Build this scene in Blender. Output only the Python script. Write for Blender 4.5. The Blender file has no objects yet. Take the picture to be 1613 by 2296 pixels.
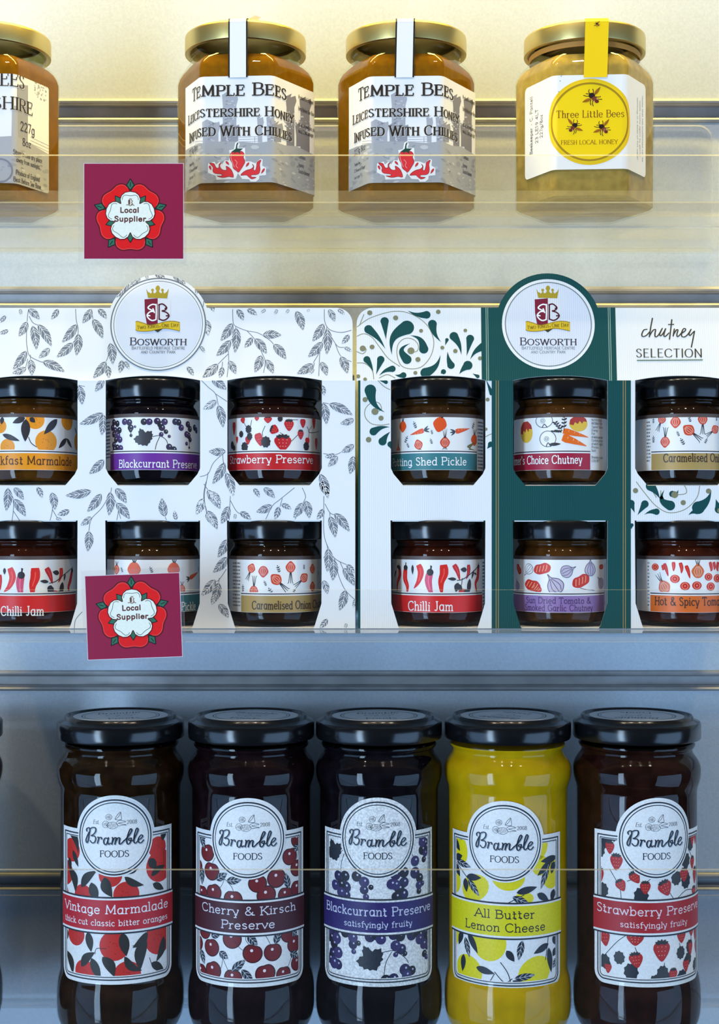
import bpy, math, random
from mathutils import Vector
from mathutils.geometry import tessellate_polygon

# ------------------------------------------------------------------ camera, world, lights, exposure
SC = bpy.context.scene
COL = SC.collection
F = 3300.0           # focal length in photo pixels (1613 x 2296)
CX, CY = 806.5, 1172.0   # vanishing point of the view
HC = 1.25            # camera height
MM = 0.001

cam = bpy.data.cameras.new('camera')
cam.sensor_fit = 'VERTICAL'; cam.sensor_height = 36.0
cam.lens = F * 36.0 / 2296.0
cam.shift_y = (CY - 1148.0) / 2296.0
cam.clip_start = 0.02
cam_ob = bpy.data.objects.new('camera', cam); COL.objects.link(cam_ob)
cam_ob.location = (0, 0, HC); cam_ob.rotation_euler = (math.pi / 2, 0, 0)
SC.camera = cam_ob

SC.view_settings.view_transform = 'Standard'; SC.view_settings.look = 'None'
SC.view_settings.exposure = 0.0; SC.view_settings.gamma = 1.0
SC.view_settings.use_curve_mapping = False
SC.cycles.max_bounces = 16; SC.cycles.transparent_max_bounces = 32
SC.cycles.use_denoising = True
SC.cycles.sample_clamp_indirect = 6.0

W = bpy.data.worlds.new('shop_ambience'); SC.world = W; W.use_nodes = True
wn, wl = W.node_tree.nodes, W.node_tree.links
bg = wn['Background']; bg.inputs['Strength'].default_value = 0.17
tc = wn.new('ShaderNodeTexCoord'); sx = wn.new('ShaderNodeSeparateXYZ'); rp = wn.new('ShaderNodeValToRGB')
mr = wn.new('ShaderNodeMapRange'); mr.inputs['From Min'].default_value = -1; mr.inputs['From Max'].default_value = 1
wl.new(tc.outputs['Generated'], sx.inputs[0]); wl.new(sx.outputs['Z'], mr.inputs['Value']); wl.new(mr.outputs[0], rp.inputs[0])
wl.new(rp.outputs[0], bg.inputs['Color'])
e = rp.color_ramp.elements
e[0].position = 0.0; e[0].color = (0.10, 0.13, 0.17, 1)
e[1].position = 1.0; e[1].color = (0.75, 0.66, 0.50, 1)
for pos, c in ((0.42, (0.20, 0.27, 0.36, 1)), (0.52, (0.42, 0.55, 0.75, 1)), (0.72, (0.40, 0.50, 0.62, 1))):
    n = e.new(pos); n.color = c

def area(name, loc, target, sx_, sy_, power, col):
    L = bpy.data.lights.new(name, 'AREA'); L.shape = 'RECTANGLE'; L.size = sx_; L.size_y = sy_
    L.energy = power; L.color = col
    o = bpy.data.objects.new(name, L); COL.objects.link(o); o.location = loc
    d = Vector(target) - Vector(loc); o.rotation_euler = d.to_track_quat('-Z', 'Y').to_euler()
    return o
# daylight through the shop's tall doorway, behind and to the left
area('doorway_daylight', (-1.35, -1.15, HC - 0.30), (0, 0.75, HC - 0.05), 0.40, 1.9, 34.0, (0.54, 0.76, 1.0))
# wide, softer daylight from the shop front on the right
area('shop_front_daylight', (2.6, -1.3, HC - 0.85), (0, 0.8, HC - 0.25), 3.0, 2.2, 66.0, (0.36, 0.62, 1.0))
area('side_window_daylight', (-2.6, -1.2, HC - 0.90), (0, 0.8, HC - 0.25), 3.0, 2.2, 60.0, (0.33, 0.59, 1.0))
# warm strip lamp under the top of the display bay, above the honey
area('warm_shelf_lamp', (0.0, 0.695, HC + 0.95), (0.0, 0.80, HC + 0.15), 1.2, 0.05, 29.0, (1.0, 0.74, 0.13))
# row of warm ceiling spots in front of the display
for i, xx in enumerate((-0.55, -0.2, 0.15, 0.5)):
    L = bpy.data.lights.new('ceiling_spot', 'POINT'); L.energy = 8.5; L.color = (1.0, 0.84, 0.62); L.shadow_soft_size = 0.03
    o = bpy.data.objects.new('ceiling_spot', L); COL.objects.link(o); o.location = (xx, 0.05, HC + 1.15)

# ------------------------------------------------------------------ materials
def srgb(v):
    v /= 255.0
    return v / 12.92 if v <= 0.04045 else ((v + 0.055) / 1.055) ** 2.4
def K(r, g, b): return (srgb(r), srgb(g), srgb(b), 1.0)

MATS = {}
def mat(name):
    m = bpy.data.materials.new(name); m.use_nodes = True
    MATS[name] = m
    return m, m.node_tree.nodes, m.node_tree.links, m.node_tree.nodes['Principled BSDF']
def simple(name, col, rough=0.5, metal=0.0, spec=0.5, noise=None, coat=0.0, bump=None):
    m, n, l, b = mat(name)
    b.inputs['Base Color'].default_value = col; b.inputs['Roughness'].default_value = rough
    b.inputs['Metallic'].default_value = metal; b.inputs['Specular IOR Level'].default_value = spec
    b.inputs['Coat Weight'].default_value = coat
    if noise:
        sc_, amt = noise
        t = n.new('ShaderNodeTexNoise'); t.inputs['Scale'].default_value = sc_; t.inputs['Detail'].default_value = 4
        o = n.new('ShaderNodeTexCoord'); l.new(o.outputs['Object'], t.inputs['Vector'])
        r = n.new('ShaderNodeValToRGB')
        r.color_ramp.elements[0].position = 0.3; r.color_ramp.elements[1].position = 0.7
        r.color_ramp.elements[0].color = tuple(c * (1 - amt) for c in col[:3]) + (1,)
        r.color_ramp.elements[1].color = tuple(min(1, c * (1 + amt)) for c in col[:3]) + (1,)
        l.new(t.outputs['Fac'], r.inputs[0]); l.new(r.outputs[0], b.inputs['Base Color'])
    if bump:
        sc_, st = bump
        t = n.new('ShaderNodeTexNoise'); t.inputs['Scale'].default_value = sc_
        o = n.new('ShaderNodeTexCoord'); l.new(o.outputs['Object'], t.inputs['Vector'])
        bp = n.new('ShaderNodeBump'); bp.inputs['Strength'].default_value = st; bp.inputs['Distance'].default_value = 0.0004
        l.new(t.outputs['Fac'], bp.inputs['Height']); l.new(bp.outputs[0], b.inputs['Normal'])
    return m

def clear(name, tint, haze=0.0, hazecol=(0.85, 0.87, 0.9, 1), rough=0.02, ior=1.45):
    """thin clear sheet: light passes straight through, the surface reflects by Fresnel"""
    m, n, l, b = mat(name); n.remove(b); out = n['Material Output']
    tr = n.new('ShaderNodeBsdfTransparent'); tr.inputs['Color'].default_value = tint
    gl = n.new('ShaderNodeBsdfGlossy'); gl.inputs['Roughness'].default_value = rough
    fr = n.new('ShaderNodeFresnel'); fr.inputs['IOR'].default_value = ior
    mx = n.new('ShaderNodeMixShader')
    geo = n.new('ShaderNodeNewGeometry'); ml = n.new('ShaderNodeMath'); ml.operation = 'MULTIPLY'
    inv = n.new('ShaderNodeMath'); inv.operation = 'SUBTRACT'; inv.inputs[0].default_value = 1.0
    l.new(geo.outputs['Backfacing'], inv.inputs[1]); l.new(fr.outputs[0], ml.inputs[0]); l.new(inv.outputs[0], ml.inputs[1])
    l.new(ml.outputs[0], mx.inputs[0]); l.new(tr.outputs[0], mx.inputs[1]); l.new(gl.outputs[0], mx.inputs[2])
    last = mx
    if haze:
        df = n.new('ShaderNodeBsdfDiffuse'); df.inputs['Color'].default_value = hazecol
        tl = n.new('ShaderNodeBsdfTranslucent'); tl.inputs['Color'].default_value = hazecol
        ad = n.new('ShaderNodeMixShader'); l.new(df.outputs[0], ad.inputs[1]); l.new(tl.outputs[0], ad.inputs[2])
        m2 = n.new('ShaderNodeMixShader'); m2.inputs[0].default_value = haze
        l.new(mx.outputs[0], m2.inputs[1]); l.new(ad.outputs[0], m2.inputs[2]); last = m2
    l.new(last.outputs[0], out.inputs['Surface'])
    return m

def printed(name, rough=0.5, spec=0.4, ridges=None, mottle=0.0):
    """printed paper: the ink colours are a face-corner attribute of the artwork itself"""
    m, n, l, b = mat(name)
    a = n.new('ShaderNodeAttribute'); a.attribute_name = 'ink'
    b.inputs['Roughness'].default_value = rough; b.inputs['Specular IOR Level'].default_value = spec
    l.new(a.outputs['Color'], b.inputs['Base Color'])
    o = n.new('ShaderNodeTexCoord')
    if mottle:
        t = n.new('ShaderNodeTexNoise'); t.inputs['Scale'].default_value = 900; l.new(o.outputs['Object'], t.inputs['Vector'])
        mp = n.new('ShaderNodeMapRange'); mp.inputs['From Min'].default_value = .35; mp.inputs['From Max'].default_value = .65
        mp.inputs['To Min'].default_value = 1 - mottle; mp.inputs['To Max'].default_value = 1.0
        l.new(t.outputs['Fac'], mp.inputs['Value'])
        vm = n.new('ShaderNodeVectorMath'); vm.operation = 'SCALE'
        l.new(a.outputs['Color'], vm.inputs[0]); l.new(mp.outputs[0], vm.inputs['Scale']); l.new(vm.outputs[0], b.inputs['Base Color'])
    if ridges:
        wv = n.new('ShaderNodeTexWave'); wv.inputs['Scale'].default_value = ridges; wv.bands_direction = 'X'
        l.new(o.outputs['Object'], wv.inputs['Vector'])
        bp = n.new('ShaderNodeBump'); bp.inputs['Strength'].default_value = 0.35; bp.inputs['Distance'].default_value = 0.0002
        l.new(wv.outputs['Fac'], bp.inputs['Height']); l.new(bp.outputs[0], b.inputs['Normal'])
    return m

M_wall = simple('speckled_silver_panel', K(196, 205, 214), 0.55, 0.0, 0.5, noise=(900, 0.06))
M_alu = simple('brushed_aluminium', K(176, 174, 174), 0.55, 0.5, 0.4, noise=(60, 0.16))
M_acryl = clear('clear_acrylic', (0.97, 0.975, 0.98, 1), haze=0.06)
M_lip = clear('clear_acrylic_lip', (0.985, 0.987, 0.99, 1), haze=0.003)
M_edge = clear('polished_acrylic_edge', (0.85, 0.87, 0.88, 1), haze=0.28, hazecol=(0.85, 0.88, 0.92, 1))
M_sleeve = clear('plastic_sleeve', (0.98, 0.98, 0.98, 1), haze=0.05, rough=0.12)
M_glass = clear('jar_glass', (0.96, 0.975, 0.965, 1), rough=0.015, ior=1.38)
M_hexglass = clear('green_tinted_jar_glass', (0.94, 0.965, 0.90, 1), rough=0.02, ior=1.43)
M_gold = simple('gold_lacquered_tin', (0.70, 0.56, 0.22, 1), 0.36, 1.0, bump=(260, 0.12))
M_blacklid = simple('black_lacquered_tin', (0.005, 0.005, 0.006, 1), 0.17, 0.0, 0.5)
M_paper = printed('printed_paper_label', 0.42, 0.4)
M_texpaper = printed('textured_paper_label', 0.5, 0.35, mottle=0.10)
M_flecked = printed('flecked_paper_label', 0.5, 0.35, mottle=0.32)
M_card = printed('printed_white_card', 0.6, 0.25)
M_ridged = printed('ridged_white_card', 0.6, 0.25, ridges=300)
M_sign = printed('printed_sign_card', 0.45, 0.3, mottle=0.05)
M_foil = simple('seal_paper', K(236, 236, 236), 0.5)

def contents(name, col, tcol, trans=0.3, vary=0.25, scale=90):
    m, n, l, b = mat(name); n.remove(b); out = n['Material Output']
    df = n.new('ShaderNodeBsdfDiffuse'); tl = n.new('ShaderNodeBsdfTranslucent')
    mx = n.new('ShaderNodeMixShader'); mx.inputs[0].default_value = trans
    t = n.new('ShaderNodeTexNoise'); t.inputs['Scale'].default_value = scale; t.inputs['Detail'].default_value = 6
    o = n.new('ShaderNodeTexCoord'); l.new(o.outputs['Object'], t.inputs['Vector'])
    r = n.new('ShaderNodeValToRGB'); r.color_ramp.elements[0].position = .35; r.color_ramp.elements[1].position = .68
    r.color_ramp.elements[0].color = tuple(c * (1 - vary) for c in col[:3]) + (1,)
    r.color_ramp.elements[1].color = tuple(min(1, c * (1 + vary)) for c in col[:3]) + (1,)
    l.new(t.outputs['Fac'], r.inputs[0]); l.new(r.outputs[0], df.inputs['Color'])
    tl.inputs['Color'].default_value = tcol
    l.new(df.outputs[0], mx.inputs[1]); l.new(tl.outputs[0], mx.inputs[2]); l.new(mx.outputs[0], out.inputs['Surface'])
    return m
M_honey = contents('amber_honey', (0.25, 0.108, 0.004, 1), (0.6, 0.30, 0.02, 1), 0.3, 0.18, 300)
M_sethoney = contents('pale_set_honey', (0.45, 0.315, 0.085, 1), (0.75, 0.56, 0.2, 1), 0.25, 0.2, 200)
M_jam = {k: contents(k + '_filling', c, tuple(min(1, x * 3) for x in c[:3]) + (1,), 0.2, 0.45, 120) for k, c in dict(
    marmalade=(0.085, 0.030, 0.004, 1), currant=(0.006, 0.004, 0.006, 1), strawberry=(0.022, 0.006, 0.004, 1),
    pickle=(0.040, 0.016, 0.004, 1), chutney=(0.075, 0.026, 0.005, 1), onion=(0.022, 0.009, 0.004, 1),
    chilli=(0.040, 0.007, 0.003, 1), tomato=(0.055, 0.010, 0.004, 1),
    cherry=(0.010, 0.004, 0.005, 1), vintage=(0.020, 0.008, 0.003, 1)).items()}
M_lemon = contents('lemon_curd', (0.66, 0.385, 0.004, 1), (0.9, 0.7, 0.05, 1), 0.2, 0.10, 120)

# ------------------------------------------------------------------ object helpers
def tag(o, label=None, cat=None, group=None, kind=None):
    if label: o['label'] = label
    if cat: o['category'] = cat
    if group: o['group'] = group
    if kind: o['kind'] = kind
    return o
def empty(name, loc, rz=0.0):
    o = bpy.data.objects.new(name, None); COL.objects.link(o); o.empty_display_size = 0.01
    o.location = loc; o.rotation_euler = (0, 0, rz)
    return o
def mesh_ob(name, verts, faces, m, parent=None, smooth=None, mats=None, midx=None):
    me = bpy.data.meshes.new(name); me.from_pydata(verts, [], faces); me.update()
    for mm_ in (mats or [m]): me.materials.append(mm_)
    if midx: me.polygons.foreach_set('material_index', midx)
    if smooth is not None:
        me.polygons.foreach_set('use_smooth', [True] * len(me.polygons))
        me.set_sharp_from_angle(angle=math.radians(smooth))
    o = bpy.data.objects.new(name, me); COL.objects.link(o)
    if parent: o.parent = parent
    return o
def boxes(name, bs, m, parent=None, edge=None, thin=None):
    """bs: list of (x0,x1,y0,y1,z0,z1); faces whose normal axis is in 'thin' take the edge material"""
    V, Fc, I = [], [], []
    for (x0, x1, y0, y1, z0, z1) in bs:
        b = len(V)
        V += [(x, y, z) for z in (z0, z1) for (x, y) in ((x0, y0), (x1, y0), (x1, y1), (x0, y1))]
        fs = [((0, 3, 2, 1), 'z'), ((4, 5, 6, 7), 'z'), ((0, 1, 5, 4), 'y'), ((1, 2, 6, 5), 'x'), ((2, 3, 7, 6), 'y'), ((3, 0, 4, 7), 'x')]
        for f, ax in fs:
            Fc.append(tuple(b + i for i in f)); I.append(1 if edge and ax in thin else 0)
    return mesh_ob(name, V, Fc, m, parent, mats=[m, edge] if edge else None, midx=I if edge else None)
def lathe(name, prof, m, parent=None, seg=72, smooth=38):
    """prof: list of (r,z) in mm from bottom to top; r=0 ends close on the axis"""
    V, Fc, rings = [], [], []
    for r, z in prof:
        if r <= 1e-6:
            rings.append([len(V)]); V.append((0, 0, z * MM))
        else:
            rings.append(list(range(len(V), len(V) + seg)))
            V += [(r * MM * math.cos(2 * math.pi * k / seg), r * MM * math.sin(2 * math.pi * k / seg), z * MM) for k in range(seg)]
    for A, B in zip(rings, rings[1:]):
        for k in range(seg):
            k2 = (k + 1) % seg
            if len(A) == 1 and len(B) == 1: continue
            if len(A) == 1: Fc.append((A[0], B[k2], B[k]))
            elif len(B) == 1: Fc.append((A[k], A[k2], B[0]))
            else: Fc.append((A[k], A[k2], B[k2], B[k]))
    return mesh_ob(name, V, Fc, m, parent, smooth)
def chaikin(p, n=2):
    for _ in range(n):
        q = [p[0]]
        for a, b in zip(p, p[1:]):
            q.append((a[0] * .75 + b[0] * .25, a[1] * .75 + b[1] * .25)); q.append((a[0] * .25 + b[0] * .75, a[1] * .25 + b[1] * .75))
        q.append(p[-1]); p = q
    return p
def P(px, py, Y):
    """the point at depth Y seen at photo pixel (px,py)"""
    return Vector(((px - CX) / F * Y, Y, HC + (CY - py) / F * Y))
def Zm(x0, y0, s): return lambda x, y: (x0 + x / s, y0 + y / s)

# ------------------------------------------------------------------ flat artwork engine (2D, millimetres)
def halfplane(poly, a, b, c):
    ins, outs = [], []
    n = len(poly); d = [a * x + b * y + c for x, y in poly]
    for i in range(n):
        j = (i + 1) % n; p, q = poly[i], poly[j]
        if d[i] >= 0: ins.append(p)
        if d[i] <= 0: outs.append(p)
        if (d[i] > 0 and d[j] < 0) or (d[i] < 0 and d[j] > 0):
            t = d[i] / (d[i] - d[j]); r = (p[0] + (q[0] - p[0]) * t, p[1] + (q[1] - p[1]) * t)
            ins.append(r); outs.append(r)
    return (ins if len(ins) > 2 else None), (outs if len(outs) > 2 else None)
def area2(p): return sum(p[i][0] * p[(i + 1) % len(p)][1] - p[(i + 1) % len(p)][0] * p[i][1] for i in range(len(p)))
def ccw(p): return list(p) if area2(p) > 0 else list(reversed(p))
def edges(c):
    c = ccw(c)
    for i in range(len(c)):
        (x0, y0), (x1, y1) = c[i], c[(i + 1) % len(c)]
        a, b = -(y1 - y0), (x1 - x0)
        yield a, b, -(a * x0 + b * y0)
def bbox(p): xs = [q[0] for q in p]; ys = [q[1] for q in p]; return min(xs), max(xs), min(ys), max(ys)
def clip_convex(poly, c):
    for a, b, k in edges(c):
        poly, _ = halfplane(poly, a, b, k)
        if not poly: return None
    return poly
def subtract(poly, c):
    A, B = bbox(poly), bbox(c)
    if A[1] <= B[0] or A[0] >= B[1] or A[3] <= B[2] or A[2] >= B[3]: return [poly]
    res, rest = [], poly
    for a, b, k in edges(c):
        rest, out = halfplane(rest, a, b, k)
        if out and abs(area2(out)) > 1e-6: res.append(out)
        if not rest: return res
    return res
def smooth(pts, n=6, closed=False):
    """Catmull-Rom through the points"""
    m = len(pts); out = []
    R = range(m if closed else m - 1)
    for i in R:
        g = lambda k: pts[k % m] if closed else pts[max(0, min(m - 1, k))]
        p0, p1, p2, p3 = g(i - 1), g(i), g(i + 1), g(i + 2)
        for s in range(n):
            t = s / n; t2 = t * t; t3 = t2 * t
            out.append(tuple(0.5 * (2 * p1[k] + (p2[k] - p0[k]) * t + (2 * p0[k] - 5 * p1[k] + 4 * p2[k] - p3[k]) * t2 + (3 * p1[k] - p0[k] - 3 * p2[k] + p3[k]) * t3) for k in (0, 1)))
    if not closed: out.append(tuple(pts[-1]))
    return out
def ell(cx, cy, rx, ry=None, rot=0.0, n=20):
    ry = rx if ry is None else ry; c, s = math.cos(rot), math.sin(rot)
    return [(cx + rx * math.cos(t) * c - ry * math.sin(t) * s, cy + rx * math.cos(t) * s + ry * math.sin(t) * c)
            for t in (2 * math.pi * k / n for k in range(n))]
def rrect(x0, y0, x1, y1, r, n=6, corners=(1, 1, 1, 1)):
    out = []
    for i, (cx, cy, a) in enumerate(((x1, y0, -90), (x1, y1, 0), (x0, y1, 90), (x0, y0, 180))):
        if not corners[i] or r <= 0: out.append((cx, cy)); continue
        ccx = cx - r if cx == x1 else cx + r; ccy = cy + r if cy == y0 else cy - r
        for k in range(n + 1):
            t = math.radians(a + 90 * k / n); out.append((ccx + r * math.cos(t), ccy + r * math.sin(t)))
    return out
class Art:
    def __init__(s): s.p = []; s.clip = None; s.holes = []; s.k = 0
    def lift(s, z): s.k = (s.k + 1) % 7; return z + 0.08 * s.k    # neighbouring inks never lie in one plane
    def cv(s, poly, col, z):
        """one convex polygon"""
        if s.clip:
            poly = clip_convex(poly, s.clip)
            if not poly: return
        L = [poly]
        for h in s.holes: L = [q for t in L for q in subtract(t, h)]
        for q in L:
            if abs(area2(q)) > 1e-5: s.p.append((ccw(q), col, z))
    def poly(s, pts, col, z):
        pts = [tuple(p[:2]) for p in pts]; z = s.lift(z)
        for t in tessellate_polygon([[Vector((p[0], p[1], 0)) for p in pts]]):
            s.cv([pts[i] for i in t], col, z)
    def disc(s, x, y, r, col, z, ry=None, rot=0, n=20): s.cv(ell(x, y, r, ry, rot, n), col, s.lift(z))
    def rect(s, x0, y0, x1, y1, col, z): s.cv([(x0, y0), (x1, y0), (x1, y1), (x0, y1)], col, s.lift(z))
    def ring(s, x, y, r, w, col, z, n=48):
        o, i = ell(x, y, r + w / 2, n=n), ell(x, y, r - w / 2, n=n)
        for k in range(n): s.cv([o[k], o[(k + 1) % n], i[(k + 1) % n], i[k]], col, z)
    def line(s, pts, w, col, z, closed=False, contrast=0.0, caps=False):
        """ribbon; w is a width or a list of widths; contrast thins the horizontal runs"""
        q = [pts[0]]; z = s.lift(z)
        for p in pts[1:]:
            if (p[0] - q[-1][0]) ** 2 + (p[1] - q[-1][1]) ** 2 > 1e-8: q.append(p)
        pts = q; n = len(pts)
        if n < 2: return
        ws = list(w) if isinstance(w, (list, tuple)) else [w] * n
        if len(ws) != n:
            ws = [ws[min(len(ws) - 1, int(i * len(ws) / n))] if len(ws) < 2 else
                  ws[int(i * (len(ws) - 1) / max(1, n - 1))] * (1 - (i * (len(ws) - 1) / max(1, n - 1)) % 1) +
                  ws[min(len(ws) - 1, int(i * (len(ws) - 1) / max(1, n - 1)) + 1)] * ((i * (len(ws) - 1) / max(1, n - 1)) % 1) for i in range(n)]
        m = n if closed else n - 1
        D = []
        for i in range(m):
            a, b = pts[i], pts[(i + 1) % n]; dx, dy = b[0] - a[0], b[1] - a[1]; L = math.hypot(dx, dy); D.append((dx / L, dy / L))
        def wd(i, d): return ws[i] * (1 - contrast * abs(d[0]) ** 1.5)
        def off(i, seg):
            """offset vector at vertex i for segment seg"""
            d = D[seg]; prv = D[(i - 1) % m] if (closed or i > 0) else None; nx = D[i % m] if (closed or i < n - 1) else None
            other = prv if seg == (i % m) and nx is not None else nx
            if other is None or other[0] * d[0] + other[1] * d[1] < 0.35:
                w_ = wd(i, d) / 2; return (-d[1] * w_, d[0] * w_)
            ax, ay = d[0] + other[0], d[1] + other[1]; L = math.hypot(ax, ay); ax /= L; ay /= L
            w_ = (wd(i, d) + wd(i, other)) / 4 / max(0.6, ax * d[0] + ay * d[1])
            return (-ay * w_, ax * w_)
        for i in range(m):
            j = (i + 1) % n; a, b = pts[i], pts[j]; oa, ob = off(i, i), off(j, i)
            s.cv([(a[0] - oa[0], a[1] - oa[1]), (b[0] - ob[0], b[1] - ob[1]), (b[0] + ob[0], b[1] + ob[1]), (a[0] + oa[0], a[1] + oa[1])], col, z)
        for i in range(n):
            end = not closed and i in (0, n - 1)
            if (end and caps) or (not end and D[(i - 1) % m][0] * D[i % m][0] + D[(i - 1) % m][1] * D[i % m][1] < 0.35):
                r = min(wd(i, D[(i - 1) % m]), wd(i, D[i % m])) / 2
                if r > 0: s.cv(ell(pts[i][0], pts[i][1], r, n=8), col, z + .3)

# stroke font: advance, then strokes ('~' = smooth curve)
GL = {}
for ln in '''A .78 0,0 .39,1 .78,0|.15,.36 .63,.36
B .66 .1,0 .1,1|~.1,1 .36,1 .54,.92 .56,.72 .46,.57 .1,.54|~.1,.54 .44,.54 .62,.43 .64,.22 .52,.04 .36,0 .1,0
C .76 ~.72,.8 .6,.96 .4,1 .18,.9 .06,.7 .05,.4 .14,.14 .3,.01 .5,.01 .64,.07 .74,.2
D .78 .1,0 .1,1|~.1,1 .36,1 .58,.92 .72,.72 .74,.45 .66,.18 .5,.03 .3,0 .1,0
E .6 .1,0 .1,1|.1,1 .56,1|.1,.53 .46,.53|.1,0 .58,0
F .56 .1,0 .1,1|.1,1 .56,1|.1,.52 .46,.52
G .8 ~.7,.8 .58,.96 .4,1 .18,.9 .06,.7 .05,.4 .14,.14 .3,.01 .5,.01 .66,.08 .72,.16|.72,.14 .72,.44|.52,.44 .78,.44
H .78 .1,0 .1,1|.68,0 .68,1|.1,.52 .68,.52
I .2 .1,0 .1,1
J .4 .28,1 .28,.25|~.28,.28 .24,.08 .12,0 .0,.1
K .7 .1,0 .1,1|.62,1 .1,.42|.26,.58 .68,0
L .56 .1,1 .1,0|.1,0 .54,0
M .94 .1,0 .12,1 .47,.12 .82,1 .84,0
N .8 .1,0 .1,1 .7,0 .7,1
O .84 ~.42,1 .2,.92 .06,.7 .05,.4 .14,.14 .32,.01 .52,.01 .7,.14 .79,.4 .78,.7 .64,.92 .42,1
P .62 .1,0 .1,1|~.1,1 .4,1 .58,.92 .6,.66 .46,.5 .1,.48
R .7 .1,0 .1,1|~.1,1 .4,1 .58,.92 .6,.68 .46,.53 .1,.5|.34,.5 .68,0
S .56 ~.5,.82 .4,.96 .26,1 .1,.92 .06,.76 .16,.6 .38,.47 .51,.3 .48,.1 .32,0 .16,.02 .04,.18
T .66 .33,0 .33,1|.02,1 .64,1
U .74 .1,1 .1,.3|~.1,.34 .14,.1 .28,0 .46,0 .6,.1 .64,.34|.64,.3 .64,1
V .74 0,1 .37,0 .74,1
W 1.06 0,1 .28,0 .53,.95 .78,0 1.06,1
X .7 0,1 .7,0|.7,1 0,0
Y .7 0,1 .35,.48 .7,1|.35,.5 .35,0
Z .62 .04,1 .58,1 .04,0 .6,0
a .56 ~.46,.5 .36,.63 .2,.64 .07,.5 .05,.3 .09,.1 .2,.0 .34,.04 .46,.2|.47,.64 .47,0
b .58 .1,1 .1,0|~.1,.44 .24,.62 .4,.62 .52,.46 .53,.25 .44,.05 .28,0 .1,.14
c .5 ~.45,.5 .34,.63 .2,.62 .07,.46 .05,.25 .14,.06 .3,0 .46,.1
d .58 .48,1 .48,0|~.48,.46 .36,.63 .2,.63 .06,.46 .05,.22 .15,.03 .32,.01 .48,.16
e .52 ~.05,.33 .28,.34 .47,.35 .44,.54 .3,.64 .15,.6 .05,.42 .06,.18 .18,.02 .34,.0 .48,.12
f .36 ~.38,.94 .28,1 .18,.93 .15,.75|.15,.78 .15,0|.02,.62 .32,.62
g .56 ~.46,.5 .36,.63 .2,.64 .07,.5 .05,.3 .09,.1 .2,.0 .34,.04 .46,.2|.47,.64 .47,-.05|~.47,-.02 .42,-.22 .25,-.3 .06,-.2
h .56 .1,1 .1,0|~.1,.42 .22,.6 .36,.63 .46,.54 .47,.36|.47,.38 .47,0
i .2 .1,.64 .1,0|*.1,.88
j .2 .1,.64 .1,-.1|*.1,.88
k .52 .1,1 .1,0|.44,.64 .1,.26|.2,.36 .48,0
l .2 .1,1 .1,0
m .87 .1,.64 .1,0|~.1,.42 .2,.6 .32,.63 .42,.54 .43,.36|.43,.38 .43,0|~.43,.42 .54,.6 .66,.63 .76,.54 .77,.36|.77,.38 .77,0
n .56 .1,.64 .1,0|~.1,.42 .22,.6 .36,.63 .46,.54 .47,.36|.47,.38 .47,0
o .56 ~.28,.64 .12,.57 .04,.38 .07,.14 .2,.01 .36,.01 .49,.14 .52,.38 .44,.57 .28,.64
p .58 .1,.64 .1,-.3|~.1,.44 .24,.62 .4,.62 .52,.46 .53,.25 .44,.05 .28,0 .1,.14
q .56 ~.46,.5 .36,.63 .2,.64 .07,.5 .05,.3 .09,.1 .2,.0 .34,.04 .46,.2|.47,.64 .47,-.3
r .4 .1,.64 .1,0|~.1,.36 .18,.56 .28,.63 .4,.58
s .46 ~.4,.52 .3,.63 .18,.62 .08,.52 .12,.39 .3,.3 .41,.18 .34,.03 .2,0 .05,.1
t .38 .16,.86 .16,.12|~.16,.14 .2,.02 .3,0 .37,.08|.02,.62 .34,.62
u .56 .1,.64 .1,.24|~.1,.26 .14,.06 .26,.0 .38,.05 .46,.2|.47,.64 .47,0
v .5 0,.64 .25,0 .5,.64
w .76 0,.64 .2,0 .38,.6 .56,0 .76,.64
x .5 .02,.64 .48,0|.48,.64 .02,0
y .5 0,.64 .26,.04|.5,.64 .2,-.3
z .46 .04,.62 .42,.62 .04,.02 .44,.02
0 .6 ~.3,1 .12,.88 .06,.5 .12,.12 .3,0 .48,.12 .54,.5 .48,.88 .3,1
1 .4 .04,.8 .2,1 .2,0
2 .58 ~.06,.76 .14,.95 .3,1 .46,.92 .5,.72 .4,.48 .2,.22 .06,.02|.06,.02 .54,.02
3 .56 ~.06,.86 .26,1 .46,.9 .46,.68 .24,.54|~.24,.54 .5,.42 .5,.14 .28,0 .05,.14
4 .6 .44,0 .44,1 .04,.3 .56,.3
5 .56 .48,1 .12,1 .09,.56|~.09,.56 .3,.64 .5,.46 .5,.18 .3,0 .06,.12
6 .58 ~.46,.92 .24,.9 .09,.6 .08,.22 .26,0 .46,.08 .52,.32 .36,.55 .16,.46 .08,.28
7 .54 .04,1 .5,1 .2,0
8 .58 ~.29,.54 .1,.7 .12,.94 .29,1 .46,.94 .48,.7 .29,.54 .06,.34 .1,.06 .29,0 .48,.06 .52,.34 .29,.54
9 .58 ~.5,.62 .38,.42 .16,.46 .08,.7 .2,.96 .4,.98 .52,.76 .48,.3 .34,.06 .12,.06
& .78 ~.72,.0 .5,.26 .2,.68 .2,.9 .34,1 .48,.88 .42,.7 .16,.46 .06,.24 .18,.03 .42,.02 .6,.18 .68,.4
' .16 .08,1 .08,.78
- .4 .06,.36 .34,.36
. .18 *.08,.04
/ .4 .02,-.1 .38,1.05
, .18 .1,.06 .05,-.14'''.split('\n'):
    ch, adv, st = ln.split(' ', 2); S = []
    for t in st.split('|'):
        kind = t[0] if t[0] in '~*' else ''
        pts = [tuple(float(v) for v in q.split(',')) for q in t.lstrip('~*').split()]
        S.append((kind, pts))
    GL[ch] = (float(adv), S)

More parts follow.
